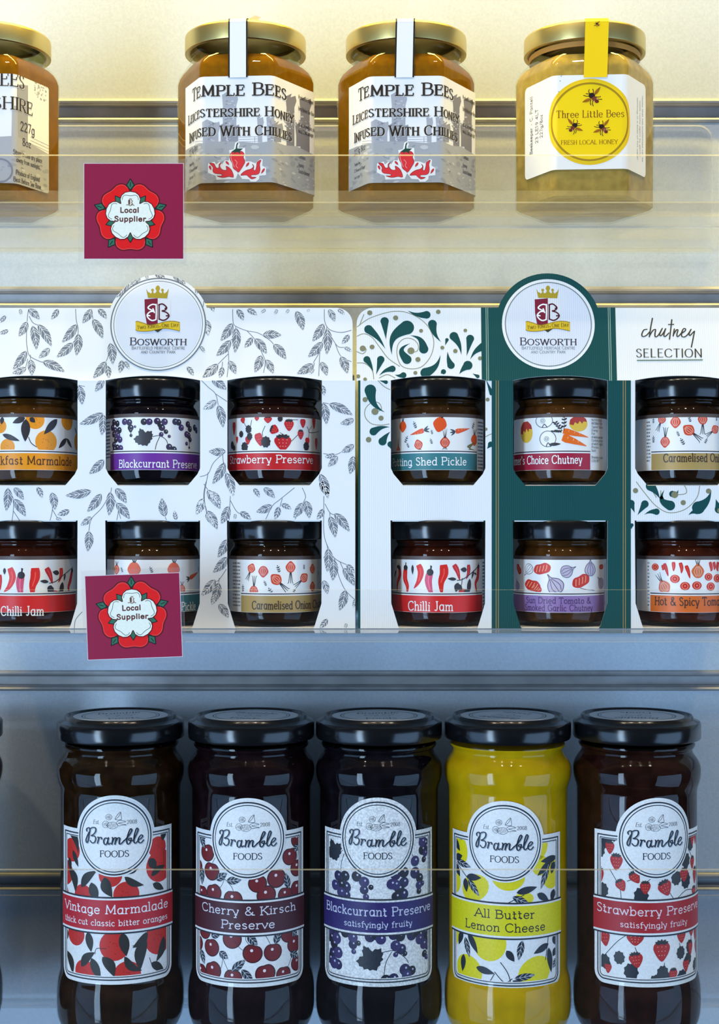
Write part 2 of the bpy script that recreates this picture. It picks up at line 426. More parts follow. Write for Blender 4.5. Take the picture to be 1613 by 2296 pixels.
def text_width(s, gap, small):
    w = 0
    for ch in s:
        if ch == ' ': w += 0.42; continue
        k = 1.0
        if small and ch.islower(): ch = ch.upper(); k = small
        w += GL[ch][0] * k + gap
    return w - gap
def text(a, s, x, y, h, col, z, w=0.1, contrast=0.0, serif=0.0, align='c', width=None, gap=0.12, small=0, slant=0.0, rot=0.0, jit=0.0, seed=1, bend=0.0):
    """draw a line of lettering; (x,y) is its baseline anchor, h its cap height, width fits it"""
    rnd = random.Random(seed)
    W0 = text_width(s, gap, small) * h
    kx = (width / W0) if width else 1.0
    x0 = -W0 * kx * {'l': 0, 'c': .5, 'r': 1}[align]
    cr, sr = math.cos(rot), math.sin(rot)
    def tf(p):
        X, Y = x0 + (p[0] + slant * p[1]) * h * kx, p[1] * h
        Y += bend * (X * X)
        return (x + X * cr - Y * sr, y + X * sr + Y * cr)
    pen = 0.0; sw = w * h
    for ch in s:
        if ch == ' ': pen += 0.42; continue
        k = 1.0
        if small and ch.islower(): ch = ch.upper(); k = small
        adv, st = GL[ch]
        jy = rnd.uniform(-jit, jit); ja = rnd.uniform(-jit, jit) * 1.2
        def g(p): return tf((pen + p[0] * k + ja * p[1], p[1] * k + jy))
        for kind, pts in st:
            if kind == '*':
                q = g(pts[0]); a.disc(q[0], q[1], sw * 0.62, col, z, n=10); continue
            pp = smooth(pts, 5) if kind == '~' else pts
            a.line([g(p) for p in pp], sw, col, z, contrast=contrast, caps=not serif)
            if serif:
                for e_, nb in ((pp[0], pp[1]), (pp[-1], pp[-2])):
                    dx, dy = e_[0] - nb[0], e_[1] - nb[1]; L = math.hypot(dx, dy) or 1; dx /= L; dy /= L
                    if abs(dy) > (0.75 if kind == '~' else 0.5) and (kind != '~' or abs(e_[1]) < .06 or e_[1] > .95):
                        if 0.2 < e_[1] < 0.6: continue
                        s_ = serif
                        lo = -s_ if not (ch.islower() and e_[1] > .3) else -s_
                        hi = s_ if not (ch.islower() and e_[1] > .3) else s_ * .25
                        a.line([g((e_[0] + lo, e_[1])), g((e_[0] + hi, e_[1]))], sw * max(.45, 1 - contrast) * .9, col, z)
                    elif kind == '' and abs(dx) > .85 and ch in 'EFLTZ':
                        v = -1 if e_[1] > .6 else 1
                        a.line([g(e_), g((e_[0] + .01 * dx, e_[1] + v * serif * 1.5))], sw * max(.45, 1 - contrast), col, z)
        pen += adv * k + gap
def strokes(a, lst, w, col, z, tf, contrast=0.0, n=6):
    for pts in lst: a.line(smooth([tf(*p) for p in pts], n), w, col, z, contrast=contrast, caps=True)

# ------------------------------------------------------------------ surfaces that carry the artwork
class Prism:
    """upright wall of a jar: u (mm) runs round it from the front, v (mm) up from its base"""
    def __init__(s, pts, nrm, loc, rz=0.0):
        s.pts, s.nrm, s.loc, s.rz = pts, nrm, Vector(loc), rz
        n = len(pts); i0 = min(range(n), key=lambda i: (round(pts[i][1], 4), abs(pts[i][0])))
        s.pts = pts[i0:] + pts[:i0]; s.nrm = nrm[i0:] + nrm[:i0]
        u = [0.0]
        for i in range(n): a, b = s.pts[i], s.pts[(i + 1) % n]; u.append(u[-1] + math.hypot(b[0] - a[0], b[1] - a[1]))
        s.L = u[-1]; s.u = u; s.n = n
    def at(s, u):
        w = u % s.L; lo, hi = 0, s.n
        while hi - lo > 1:
            m = (lo + hi) // 2
            if s.u[m] <= w: lo = m
            else: hi = m
        t = (w - s.u[lo]) / (s.u[lo + 1] - s.u[lo]); a, b = s.pts[lo], s.pts[(lo + 1) % s.n]; p, q = s.nrm[lo], s.nrm[(lo + 1) % s.n]
        return a[0] + (b[0] - a[0]) * t, a[1] + (b[1] - a[1]) * t, p[0] + (q[0] - p[0]) * t, p[1] + (q[1] - p[1]) * t
    def point(s, u, v, off):
        x, y, nx, ny = s.at(u); L = math.hypot(nx, ny); nx /= L; ny /= L
        return Vector(((x + nx * off) * MM, (y + ny * off) * MM, v * MM)), Vector((nx, ny, 0))
    def split(s, poly):
        us = [p[0] for p in poly]; lo, hi = min(us), max(us); cuts = []
        for k in range(-1, 2):
            for q in s.u[:-1]:
                c = q + k * s.L
                if lo + 1e-4 < c < hi - 1e-4: cuts.append(c)
        out = []
        for c in sorted(cuts):
            right, left = halfplane(poly, 1, 0, -c)
            if left and abs(area2(left)) > 1e-6: out.append(left)
            poly = right
            if not poly: return out
        out.append(poly); return out
    def px(s, x, y):
        """photo pixel -> (u,v) where that line of sight meets the jar"""
        c, sn = math.cos(-s.rz), math.sin(-s.rz)
        ox, oy = -s.loc.x / MM, -s.loc.y / MM; ox, oy = ox * c - oy * sn, ox * sn + oy * c
        dx, dy = (x - CX) / F, 1.0; dx, dy = dx * c - dy * sn, dx * sn + dy * c
        best = None
        for i in range(s.n):
            a, b = s.pts[i], s.pts[(i + 1) % s.n]; ex, ey = b[0] - a[0], b[1] - a[1]
            den = dx * ey - dy * ex
            if abs(den) < 1e-12: continue
            t = ((a[0] - ox) * ey - (a[1] - oy) * ex) / den; k = ((a[0] - ox) * dy - (a[1] - oy) * dx) / den
            if 0 <= k <= 1 and t > 0 and (best is None or t < best[0]): best = (t, s.u[i] + k * (s.u[i + 1] - s.u[i]))
        if best is None:
            # just beyond the silhouette: clamp to it
            return s.px(x + (0.5 if (x - CX) / F * s.loc.y < s.loc.x else -0.5), y)
        t, u = best
        if u > s.L / 2: u -= s.L
        return u, (HC / MM + (CY - y) / F * t) - s.loc.z / MM
def round_prism(R, loc, rz=0.0, n=96):
    A = [2 * math.pi * k / n - math.pi / 2 for k in range(n)]
    return Prism([(R * math.cos(t), R * math.sin(t)) for t in A], [(math.cos(t), math.sin(t)) for t in A], loc, rz)
def hex_outline(side, r=4.5, arc=5, sub=4):
    """rounded hexagon with a flat face to the front (-y)"""
    ap = side * math.sqrt(3) / 2; pts, nrm = [], []
    for k in range(6):
        a0 = math.radians(-90 + 60 * k); nx, ny = math.cos(a0), math.sin(a0); tx, ty = -ny, nx
        half = side / 2 - r * math.tan(math.radians(30))
        for j in range(sub + 1):
            t = -half + 2 * half * j / sub
            pts.append((nx * ap + tx * t, ny * ap + ty * t)); nrm.append((nx, ny))
        cx, cy = nx * (ap - r) + tx * half, ny * (ap - r) + ty * half
        for j in range(1, arc):
            a = a0 + math.radians(60 * j / arc)
            pts.append((cx + r * math.cos(a), cy + r * math.sin(a))); nrm.append((math.cos(a), math.sin(a)))
    return pts, nrm
class Flat:
    """flat sheet: u along ex, v along ey (mm) from point o (world); loc is its parent's place"""
    def __init__(s, o, ex, ey, loc=(0, 0, 0)):
        s.o, s.ex, s.ey = Vector(o), Vector(ex).normalized(), Vector(ey).normalized(); s.n = s.ex.cross(s.ey); s.loc = Vector(loc)
    def point(s, u, v, off): return s.o - s.loc + (s.ex * u + s.ey * v + s.n * off) * MM, s.n
    def split(s, poly): return [poly]
    def px(s, x, y):
        d = Vector(((x - CX) / F, 1, (CY - y) / F)); c = Vector((0, 0, HC))
        t = (s.o - c).dot(s.n) / d.dot(s.n); q = c + d * t - s.o
        return q.dot(s.ex) / MM, q.dot(s.ey) / MM
LAYER = 0.03
def build(a, name, surf, m, parent=None, off=0.06, extra=()):
    """turn the artwork into one mesh on its surface; ink colours go into the 'ink' attribute"""
    V, N, Fc, C = [], [], [], []
    for poly, col, z in a.p:
        for q in surf.split(poly):
            b = len(V)
            for p in q:
                co, n = surf.point(p[0], p[1], off + z * LAYER); V.append(co); N.append(n)
            Fc.append(tuple(range(b, len(V)))); C += [col] * len(q)
    for vs, col in extra:      # extra faces in surface coordinates (u,v,depth)
        b = len(V); pts = [surf.point(*p)[0] for p in vs]
        n = (pts[1] - pts[0]).cross(pts[2] - pts[0]).normalized()
        V += pts; N += [n] * len(pts); Fc.append(tuple(range(b, len(V)))); C += [col] * len(pts)
    me = bpy.data.meshes.new(name); me.from_pydata(V, [], Fc)
    at = me.attributes.new('ink', 'FLOAT_COLOR', 'CORNER'); at.data.foreach_set('color', [x for c in C for x in c])
    me.materials.append(m); me.update()
    me.polygons.foreach_set('use_smooth', [True] * len(me.polygons))
    me.normals_split_custom_set_from_vertices([tuple(n) for n in N])
    o = bpy.data.objects.new(name, me); COL.objects.link(o)
    if parent: o.parent = parent
    return o
# ------------------------------------------------------------------ printed motifs
WHITE = K(240, 238, 235); INK = K(38, 44, 54); DARK = K(52, 46, 50); GREYLEAF = K(122, 126, 134)
def leaf_poly(p0, p1, w, bend=0.0, n=9):
    dx, dy = p1[0] - p0[0], p1[1] - p0[1]; L = math.hypot(dx, dy) or 1e-6; tx, ty = dx / L, dy / L; nx, ny = -ty, tx
    up, dn, mid = [], [], []
    for i in range(n + 1):
        t = i / n; h = w / 2 * (math.sin(math.pi * t ** 0.8) ** 0.9 if 0 < t < 1 else 0)
        bo = bend * L * math.sin(math.pi * t); c = (p0[0] + dx * t + nx * bo, p0[1] + dy * t + ny * bo)
        mid.append(c); up.append((c[0] + nx * h, c[1] + ny * h)); dn.append((c[0] - nx * h, c[1] - ny * h))
    return up, dn, mid
def leaf(a, p0, p1, w, col, z, vein=None, bend=0.0, vw=0.12, nv=4):
    up, dn, mid = leaf_poly(p0, p1, w, bend); n = len(mid) - 1; zz = a.lift(z)
    for i in range(n):
        q = [dn[i], dn[i + 1], up[i + 1], up[i]]
        q = [q[k] for k in range(4) if k == 0 or math.dist(q[k], q[k - 1]) > 1e-6]
        if len(q) > 2: a.cv(q, col, zz)
    if vein:
        a.line(mid, vw, vein, z + 1)
        for k in range(1, nv + 1):
            i = max(1, int(n * (k / (nv + 1.3)))); j = min(n, i + 2)
            for side in (up, dn):
                e_ = (mid[j][0] + (side[j][0] - mid[j][0]) * .96, mid[j][1] + (side[j][1] - mid[j][1]) * .96) if j < n else side[n - 1]
                m_ = ((mid[i][0] * .5 + e_[0] * .5) + (side[i][0] - mid[i][0]) * .12, (mid[i][1] * .5 + e_[1] * .5) + (side[i][1] - mid[i][1]) * .12)
                a.line([mid[i], m_, e_], vw, vein, z + 1)
def orange(a, x, y, r, col, z, edge=K(150, 40, 20)):
    a.disc(x, y, r, col, z, n=24)
    for k in range(7):
        t = k * 2.4; a.disc(x + r * .55 * math.cos(t) * (k % 3 + 1) / 3, y + r * .55 * math.sin(t) * (k % 3 + 1) / 3, r * .035, edge, z + 1, n=6)
def cherry(a, x, y, r, z, rot=0.0, col=K(118, 26, 30)):
    def sh(k): 
        pts = []
        for i in range(24):
            t = 2 * math.pi * i / 24; d = r * k * (1 - .16 * math.exp(-((t - math.pi / 2) / .38) ** 2))
            c, s = math.cos(t) * d * 1.05, math.sin(t) * d
            pts.append((x + c * math.cos(rot) - s * math.sin(rot), y + c * math.sin(rot) + s * math.cos(rot)))
        return pts
    a.poly(sh(1.0), K(64, 20, 26), z); a.poly(sh(.88), col, z + 1)
    a.disc(x - .1 * r, y + .3 * r, .16 * r, K(240, 225, 225), z + 2, n=10)
def berry(a, x, y, w, h, z, rot=0.0, col=K(196, 34, 36), cap=DARK, seeds=True):
    """strawberry, calyx at its local top"""
    R = lambda X, Y: (x + X * math.cos(rot) - Y * math.sin(rot), y + X * math.sin(rot) + Y * math.cos(rot))
    pts = smooth([R(0, -h * .55), R(-w * .32, -h * .25), R(-w * .5, h * .15), R(-w * .36, h * .42), R(0, h * .45), R(w * .36, h * .42), R(w * .5, h * .15), R(w * .32, -h * .25)], 4, True)
    a.poly(pts, col, z)
    if seeds:
        for i in range(-1, 2):
            for j in range(3):
                q = R(i * w * .24 * (1 - j * .18), h * .22 - j * h * .22); a.disc(q[0], q[1], w * .03, K(240, 170, 150), z + 1, n=6)
    if cap:
        for k in range(5):
            t = math.pi * (k + .5) / 5; e_ = R(math.cos(t) * w * .42, h * .42 + math.sin(t) * h * .22); b = R(math.cos(t + .5) * w * .1, h * .36)
            leaf(a, b, e_, w * .18, cap, z + 2)
def roundleaf(a, x, y, r, z, col=DARK, rot=0.0, n=9):
    pts = []
    for i in range(n * 2):
        t = 2 * math.pi * i / (n * 2) + rot; d = r * (1 if i % 2 else .84); pts.append((x + d * math.cos(t) * .85, y + d * math.sin(t)))
    a.poly(pts, col, z)
def trefoil(a, x, y, r, z, col=DARK, rot=0.0):
    """lobed currant leaf"""
    half = [(.14, .84), (.25, .82), (.29, .6), (.36, .44), (.6, .52), (.73, .4), (.98, .36), (.87, .14), (.93, -.02), (.72, -.18), (.74, -.36), (.48, -.42), (.4, -.6), (.2, -.62)]
    base = [(0, 1.05)] + half + [(0, -.8)] + [(-x_, y_) for x_, y_ in reversed(half)]
    c, s = math.cos(rot), math.sin(rot)
    a.poly([(x + (p * c - q * s) * r, y + (p * s + q * c) * r) for p, q in base], col, z)
def currants(a, lst, r, z, cols=(K(44, 36, 78), K(30, 30, 44), K(60, 50, 100))):
    for i, p in enumerate(lst):
        rr = r * (p[2] if len(p) > 2 else 1.0)
        a.disc(p[0], p[1], rr, cols[i % len(cols)], z + i % 3, n=14)
        a.disc(p[0] + rr * .22, p[1] + rr * .28, rr * .2, K(200, 200, 225), z + 3, n=8)
def chilli(a, pts, w, col, z, cap=DARK, n=6):
    q = smooth(pts, n); a.line(q, [w * .8, w, w * 1.02, w * .9, w * .7, w * .45, w * .05], col, z)
    a.line(q[int(len(q) * .2):int(len(q) * .7)], w * .14, tuple(min(1, c * 1.6 + .05) for c in col[:3]) + (1,), z + 1)
    if cap:
        d = (pts[0][0] - pts[1][0], pts[0][1] - pts[1][1]); L = math.hypot(*d); d = (d[0] / L, d[1] / L)
        a.disc(pts[0][0], pts[0][1], w * .48, cap, z + 1, n=12); a.line([pts[0], (pts[0][0] + d[0] * w * .9, pts[0][1] + d[1] * w * .9)], w * .2, cap, z + 1)
def carrot(a, p0, p1, w, z, col=K(236, 92, 26), top=True):
    m = lambda t: (p0[0] + (p1[0] - p0[0]) * t, p0[1] + (p1[1] - p0[1]) * t)
    a.line([m(0), m(.15), m(.5), m(1)], [w * .8, w, w * .7, w * .08], col, z)
    dx, dy = p1[0] - p0[0], p1[1] - p0[1]; L = math.hypot(dx, dy); nx, ny = -dy / L, dx / L
    for t in (.2, .42, .62):
        c = m(t); h = w * .3; a.line([(c[0] + nx * h, c[1] + ny * h), (c[0] + nx * h * .1, c[1] + ny * h * .1)], w * .09, K(250, 180, 120), z + 1)
    if top:
        for s in (-.55, 0, .5):
            ux, uy = -dx / L, -dy / L; c, sn = math.cos(s), math.sin(s)
            e_ = (p0[0] + (ux * c - uy * sn) * w * 1.3, p0[1] + (ux * sn + uy * c) * w * 1.3); leaf(a, p0, e_, w * .34, K(60, 70, 74), z)
def onion(a, x, y, r, z, rot=0.0, col=K(214, 74, 44), roots=1.6, roottop=0.0, stripes=True):
    """bulb with its tuft of roots or shoots towards local -y"""
    R = lambda X, Y: (x + X * math.cos(rot) - Y * math.sin(rot), y + X * math.sin(rot) + Y * math.cos(rot))
    a.poly(smooth([R(0, r * 1.2), R(-r * .45, r * .92), R(-r, r * .1), R(-r * .6, -r * .75), R(0, -r * 1.0), R(r * .6, -r * .75), R(r, r * .1), R(r * .45, r * .92)], 4, True), col, z)
    if stripes:
        for k in (-.6, -.2, .2, .6): a.line(smooth([R(k * r * .3, r * .8), R(k * r * 1.0, 0), R(k * r * .4, -r * .75)], 4), r * .08, K(248, 196, 176), z + 1)
    if roots:
        for k in (-.35, 0, .3): a.line([R(k * r * .3, -r * .9), R(k * r * 1.2, -r * (1 + roots)), R(k * r * 1.9, -r * (1.2 + roots))], [r * .16, r * .12, r * .04], DARK, z)
    if roottop:
        for k in (-.35, 0, .3): a.line([R(k * r * .3, r * .95), R(k * r * 1.4, r * (1 + roottop))], [r * .16, r * .05], DARK, z)
def sprig(a, x, y, s, z, rot=0.0, col=K(70, 74, 84)):
    R = lambda X, Y: (x + (X * math.cos(rot) - Y * math.sin(rot)) * s, y + (X * math.sin(rot) + Y * math.cos(rot)) * s)
    a.line([R(0, -1), R(0, 1)], s * .1, col, z)
    for k, (px_, py_) in enumerate(((-.6, .1), (.6, .1), (-.55, .75), (.55, .75), (0, 1.3), (-.5, -.5), (.5, -.5))):
        leaf(a, R(0, py_ - .45), R(px_, py_), s * .3, col, z)
def garlic(a, x, y, r, z, rot=0.0, col=K(186, 170, 196)):
    R = lambda X, Y: (x + X * math.cos(rot) - Y * math.sin(rot), y + X * math.sin(rot) + Y * math.cos(rot))
    o = smooth([R(0, r * 1.7), R(-r * .16, r * 1.1), R(-r * .8, r * .5), R(-r, -r * .3), R(-r * .5, -r * .9), R(0, -r), R(r * .5, -r * .9), R(r, -r * .3), R(r * .8, r * .5), R(r * .16, r * 1.1)], 4, True)
    a.poly(o, col, z); a.line(o + [o[0]], r * .09, K(96, 84, 110), z + 1)
    for k in (-.45, 0, .45): a.line(smooth([R(k * .25 * r, r * 1.0), R(k * r * 1.2, -.1 * r), R(k * r * .7, -r * .85)], 4), r * .08, K(96, 84, 110), z + 1)
def tomato(a, x, y, r, z, col=K(214, 42, 30)):
    a.disc(x, y, r, col, z, ry=r * .85, n=18); a.ring(x, y, r * .62, r * .14, K(244, 150, 120), z + 1, n=16)
    a.disc(x, y, r * .16, K(244, 150, 120), z + 1, n=8)
def dried(a, x, y, s, z, rot=0.0):
    R = lambda X, Y: (x + (X * math.cos(rot) - Y * math.sin(rot)) * s, y + (X * math.sin(rot) + Y * math.cos(rot)) * s)
    a.poly(smooth([R(-1, -.1), R(-.7, .5), R(-.1, .55), R(.5, .62), R(1, .2), R(.8, -.35), R(.2, -.5), R(-.5, -.5)], 4, True), K(206, 48, 32), z)
    for k in range(4): a.line(smooth([R(-.7 + k * .35, -.25), R(-.6 + k * .38, .05), R(-.45 + k * .36, .38)], 3), s * .09, K(250, 160, 120), z + 1)
def bee(a, x, y, s, z, flip=1, rot=0.0):
    R = lambda X, Y: (x + (flip * X * math.cos(rot) - Y * math.sin(rot)) * s, y + (flip * X * math.sin(rot) + Y * math.cos(rot)) * s)
    brown, wing = K(58, 26, 18), K(176, 112, 14)
    for p0, p1, w in (((.15, .2), (.75, .95), .32), ((-.1, -.15), (-.95, -.45), .34)): leaf(a, R(*p0), R(*p1), w * s, wing, z); a.line([R(*p0), R(*p1)], s * .05, K(120, 70, 10), z + 1)
    for q in (((-.15, .3), (-.35, .5), (-.28, .75)), ((.05, .3), (.1, .55), (.02, .8)), ((-.25, .15), (-.5, .1), (-.85, .2)), ((-.2, .32), (-.4, .32), (-.62, .34)),
              ((.2, .05), (.55, .0), (.8, .06)), ((.25, -.12), (.6, -.2), (.92, -.22)), ((-.12, -.25), (-.2, -.5), (-.12, -.75)), ((.05, -.3), (.0, -.6), (.1, -.85))):
        a.line(smooth([R(*p) for p in q], 4), s * .07, brown, z)
    a.cv(ell(*R(-.05, .15), .30 * s, .27 * s, rot), K(30, 16, 14), z + 1)
    a.cv(ell(*R(.18, -.14), .24 * s, .2 * s, rot), K(120, 50, 30), z + 2)
    a.cv(ell(*R(.30, -.26), .23 * s, .17 * s, rot + flip * .9), K(216, 150, 110), z + 2); a.cv(ell(*R(.42, -.40), .19 * s, .16 * s, rot), K(104, 30, 20), z + 3)

def crest(a, T, s, z):
    """crown, split shield with the two letters, ribbon; T maps the drawing's own units, s is its size of one unit"""
    pt = lambda L: [T(*p) for p in L]
    gold, gold2 = K(176, 152, 40), K(222, 186, 40)
    a.poly(pt([(582, 262), (612, 318), (632, 322), (652, 340), (668, 330), (682, 275), (700, 335), (730, 330), (748, 300), (728, 262), (742, 225), (790, 225), (800, 262), (782, 300), (800, 330), (825, 335), (838, 275), (858, 330), (876, 340), (890, 322), (905, 315), (936, 262), (912, 415), (612, 408)]), gold, z)
    for q in ((682, 285), (838, 285), (766, 235)): p = T(*q); a.disc(p[0], p[1], 22 * s, gold, z, n=12)
    a.poly(pt([(556, 432), (764, 414), (764, 945), (690, 905), (595, 830), (562, 640)]), K(128, 26, 54), z)
    a.poly(pt([(764, 414), (968, 432), (966, 640), (940, 830), (850, 905), (764, 945)]), K(228, 226, 230), z)
    a.poly(pt([(690, 905), (764, 880), (850, 890), (764, 952)]), K(70, 64, 30), z + 1)
    strokes(a, [[(740, 512), (742, 640), (738, 745)], [(740, 520), (690, 510), (640, 530), (612, 565), (645, 590), (690, 610)],
                [(700, 620), (640, 630), (598, 680), (625, 735), (680, 765), (740, 748)], [(598, 680), (640, 690)], [(690, 580), (712, 640)]], 22 * s, K(250, 248, 250), z + 2, T)
    strokes(a, [[(786, 512), (786, 640), (786, 745)], [(780, 520), (840, 505), (905, 560), (880, 600), (835, 612)],
                [(835, 615), (905, 640), (942, 690), (905, 740), (850, 762), (790, 742)], [(938, 690), (900, 690)], [(905, 560), (880, 575)]], 22 * s, K(82, 20, 34), z + 2, T)
    rib = smooth([(418, 790), (440, 778), (520, 800), (640, 835), (760, 815), (880, 785), (1000, 775), (1110, 795)], 5)
    low = smooth([(1110, 930), (1000, 905), (880, 890), (760, 905), (640, 930), (520, 935), (440, 925), (418, 905)], 5)
    a.poly(pt(rib + low), gold2, z + 3); a.line(pt(rib), 10 * s, K(150, 116, 20), z + 4); a.line(pt(low), 10 * s, K(150, 116, 20), z + 4)
    b0, b1 = T(612, 888), T(960, 865)
    text(a, 'Two Kings', b0[0], b0[1], 56 * s, K(110, 84, 20), z + 5, w=.13, contrast=.4, serif=.1, width=340 * s, small=.78, rot=.09)
    text(a, 'One Day', b1[0], b1[1], 58 * s, K(110, 84, 20), z + 5, w=.13, contrast=.4, serif=.1, width=265 * s, small=.78, rot=.03)
    d = T(800, 862); a.disc(d[0], d[1], 8 * s, K(110, 84, 20), z + 5, n=8)
    t0 = T(772, 1150); text(a, 'Bosworth', t0[0], t0[1], 118 * s, K(64, 54, 66), z, w=.165, contrast=.5, serif=.14, width=885 * s, small=.82)
    t1 = T(772, 1218); text(a, 'Battlefield Heritage Centre', t1[0], t1[1], 50 * s, K(120, 122, 132), z, w=.12, width=835 * s, small=.82)
    t2 = T(772, 1280); text(a, 'and Country Park', t2[0], t2[1], 48 * s, K(120, 122, 132), z, w=.12, width=540 * s, small=.82)

# --- tall jar labels -------------------------------------------------------------------------
LW, LV0, LV1, CV, CR = 33.4, 0.0, 77.4, 74.0, 21.1     # half width, bottom, shoulder, circle centre height, arch radius
def big_label(a, u0, v0, band, bandtxt, lines, draw):
    T = lambda u, v: (u0 + u, v0 + v)
    S = lambda pts: [T(*p) for p in pts]
    a.cv(S(rrect(-LW, LV0, LW, LV1, 6, corners=(1, 0, 0, 1))), WHITE, 0)
    a.disc(*T(0, CV), CR, WHITE, 0, n=64)
    for ins, w in ((2.3, .62), (3.7, .38)):
        r = max(1.5, 6 - ins)
        fr = rrect(-LW + ins, LV0 + ins, LW - ins, LV1 - ins, r, corners=(1, 0, 0, 1))
        a.line(S(fr), w, INK, 5, closed=True)
    a.clip = S(rrect(-LW + 4.4, LV0 + 4.4, LW - 4.4, LV1 - 4.2, 2, corners=(1, 0, 0, 1)))
    draw(a, T); a.clip = None
    # band
    a.rect(*T(-LW - .6, 25.4), *T(LW + .6, 44.1), INK, 6); a.rect(*T(-LW - .6, 26.2), *T(LW + .6, 43.3), WHITE, 7)
    a.rect(*T(-LW - .6, 27.2), *T(LW + .6, 42.4), band, 8)
    for s, v, h, wd, dx in lines:
        text(a, s, *T(dx, v), h, bandtxt, 9, w=.125, serif=.13, width=wd, jit=.025, seed=len(s), bend=0.0)
    # roundel
    a.disc(*T(0, CV), 19.9, WHITE, 6, n=64)
    a.ring(*T(0, CV), 18.8, .75, INK, 7, n=72); a.ring(*T(0, CV), 17.4, .45, INK, 7, n=72)
    # name in script, traced in its own drawing units (1 unit = 1/40 mm)
    B = lambda x, y: T((x - 818) / 39.4, CV + (868 - y) / 39.4)
    SH = lambda x, y: B(x + 16, y + 16)
    name = [[(250, 760), (245, 720), (290, 690), (320, 720), (300, 830), (280, 950), (250, 990), (230, 960), (240, 900), (300, 780)],
            [(310, 720), (380, 680), (440, 690), (440, 760), (390, 820), (345, 845), (420, 850), (445, 900), (420, 970), (365, 985), (325, 945)],
            [(480, 870), (505, 870), (500, 930), (480, 990)], [(490, 950), (520, 880), (560, 870), (570, 900)],
            [(690, 890), (640, 880), (610, 940), (625, 1000), (665, 1000), (700, 900)], [(705, 870), (690, 950), (705, 1000), (745, 980)],
            [(780, 870), (790, 900), (770, 1000)], [(780, 960), (820, 880), (855, 880), (845, 940), (830, 1000)], [(840, 960), (890, 880), (925, 885), (915, 950), (920, 1000), (960, 985), (1010, 930)],
            [(1010, 940), (1110, 830), (1160, 740), (1135, 710), (1095, 790), (1060, 930), (1075, 1005), (1120, 990), (1150, 900), (1110, 900), (1100, 930), (1160, 950), (1200, 930)],
            [(1195, 930), (1260, 810), (1285, 730), (1255, 710), (1215, 820), (1200, 960), (1230, 1000), (1290, 950)],
            [(1275, 940), (1340, 920), (1380, 870), (1340, 850), (1290, 920), (1300, 990), (1350, 1000), (1400, 950)]]
    strokes(a, name, .7, K(168, 176, 188), 7, SH, contrast=.35, n=5)
    strokes(a, name, .8, INK, 8, B, contrast=.4, n=5)
    text(a, 'FOODS', *T(0, 64.2), 3.1, INK, 8, w=.16, contrast=.45, serif=.13, width=14.4, gap=.1)
    text(a, 'Est.', *T(-9.2, 80.6), 2.1, INK, 8, w=.1, contrast=.5, serif=.08, width=3.2, slant=.2)
    text(a, '2008', *T(8.8, 80.6), 1.9, INK, 8, w=.12, contrast=.5, width=5.0)
    for cx, cy, rx, ry in ((710, 465, 62, 55), (650, 610, 66, 66), (780, 630, 105, 66)):
        p = B(cx, cy); o = ell(p[0], p[1], rx / 39.4, ry / 39.4, 0, 18); a.cv(o, WHITE, 8); a.line(o, .16, INK, 9, closed=True)
        for k in range(9 if rx > 90 else 6):
            t = k * 2.4; d = .62 * math.sqrt((k + .5) / 9); a.ring(p[0] + rx / 39.4 * d * math.cos(t) * 1.2, p[1] + ry / 39.4 * d * math.sin(t) * 1.2, .38, .1, INK, 10, n=8)
    strokes(a, [[(830, 500), (880, 420), (940, 370), (950, 440), (955, 515), (860, 520), (830, 500)], [(840, 510), (900, 460), (940, 380)], [(860, 570), (930, 530), (1040, 560), (960, 575), (900, 590), (1050, 625), (980, 630), (900, 640), (870, 600)]], .18, INK, 9, B)
def vlines(lst): return lst

def draw_vintage(a, T):
    red, dk, st = K(204, 44, 36), K(46, 44, 40), K(46, 44, 40)
    # positions: (u,v) in mm, read off the label
    for u, v, r in ((-25, 66, 6.0), (-30.5, 54, 6.5), (23, 67, 5.5), (24.5, 57.5, 8.3), (-17, 44, 5.6), (6, 45, 6.6), (-2, 55, 6), (-22, 24, 6), (0, 19.5, 7.6), (24, 21, 8.5), (-16, 5.5, 6.2), (6.5, 4.6, 7.0), (-31, 44, 3)):
        orange(a, *T(u, v), r, red, 1, K(120, 20, 16))
    for p0, p1, w, b in (((-29, 76), (-20, 65), 4, .2), ((-27, 62), (-26, 55), 3, 0), ((26, 70), (30, 78), 4, .1), ((18, 62), (22, 56), 4.6, 0), ((12, 60), (5, 55.5), 3.4, .1), ((-27, 57), (-22, 45), 5, .15), ((-18, 48), (-9, 57), 4.6, .1), ((-12, 51), (-9, 41), 5.2, 0), ((-5, 54), (-1, 44), 5.6, -.1), ((5, 54), (15, 49), 3.6, -.1), ((19, 53), (28, 57), 3.6, .1), ((20, 49), (27, 45), 3.6, 0),
            ((-29, 25), (-31, 18), 4, 0), ((-14, 26), (-12, 16), 4.4, 0), ((4, 26), (6, 14), 5.2, 0), ((17, 25), (9, 18), 4.2, .1), ((16, 22), (13, 6), 6.0, -.1), ((27, 21), (22, 9), 4.4, .1), ((-29, 14), (-24, 3), 4.6, .1), ((-18, 8), (-10, 16), 4.6, .1), ((-12, 13), (-7, 2), 4.6, 0), ((-6, 14), (0, 4), 5.4, .1), ((5, 14), (14, 6), 4, -.15), ((19, 9), (27, 4), 4.2, 0), ((-24, 66), (-20, 58), 3, 0)):
        leaf(a, T(*p0), T(*p1), w, dk, 3, bend=b)
    for q in (((16, 25), (14, 20), (9, 19)), ((27, 66), (27, 58), (26, 54)), ((-10, 15), (-9, 18), (-4, 18)), ((18, 12), (20, 7), (24, 3))):
        a.line(smooth([T(*p) for p in q], 5), .3, dk, 3)
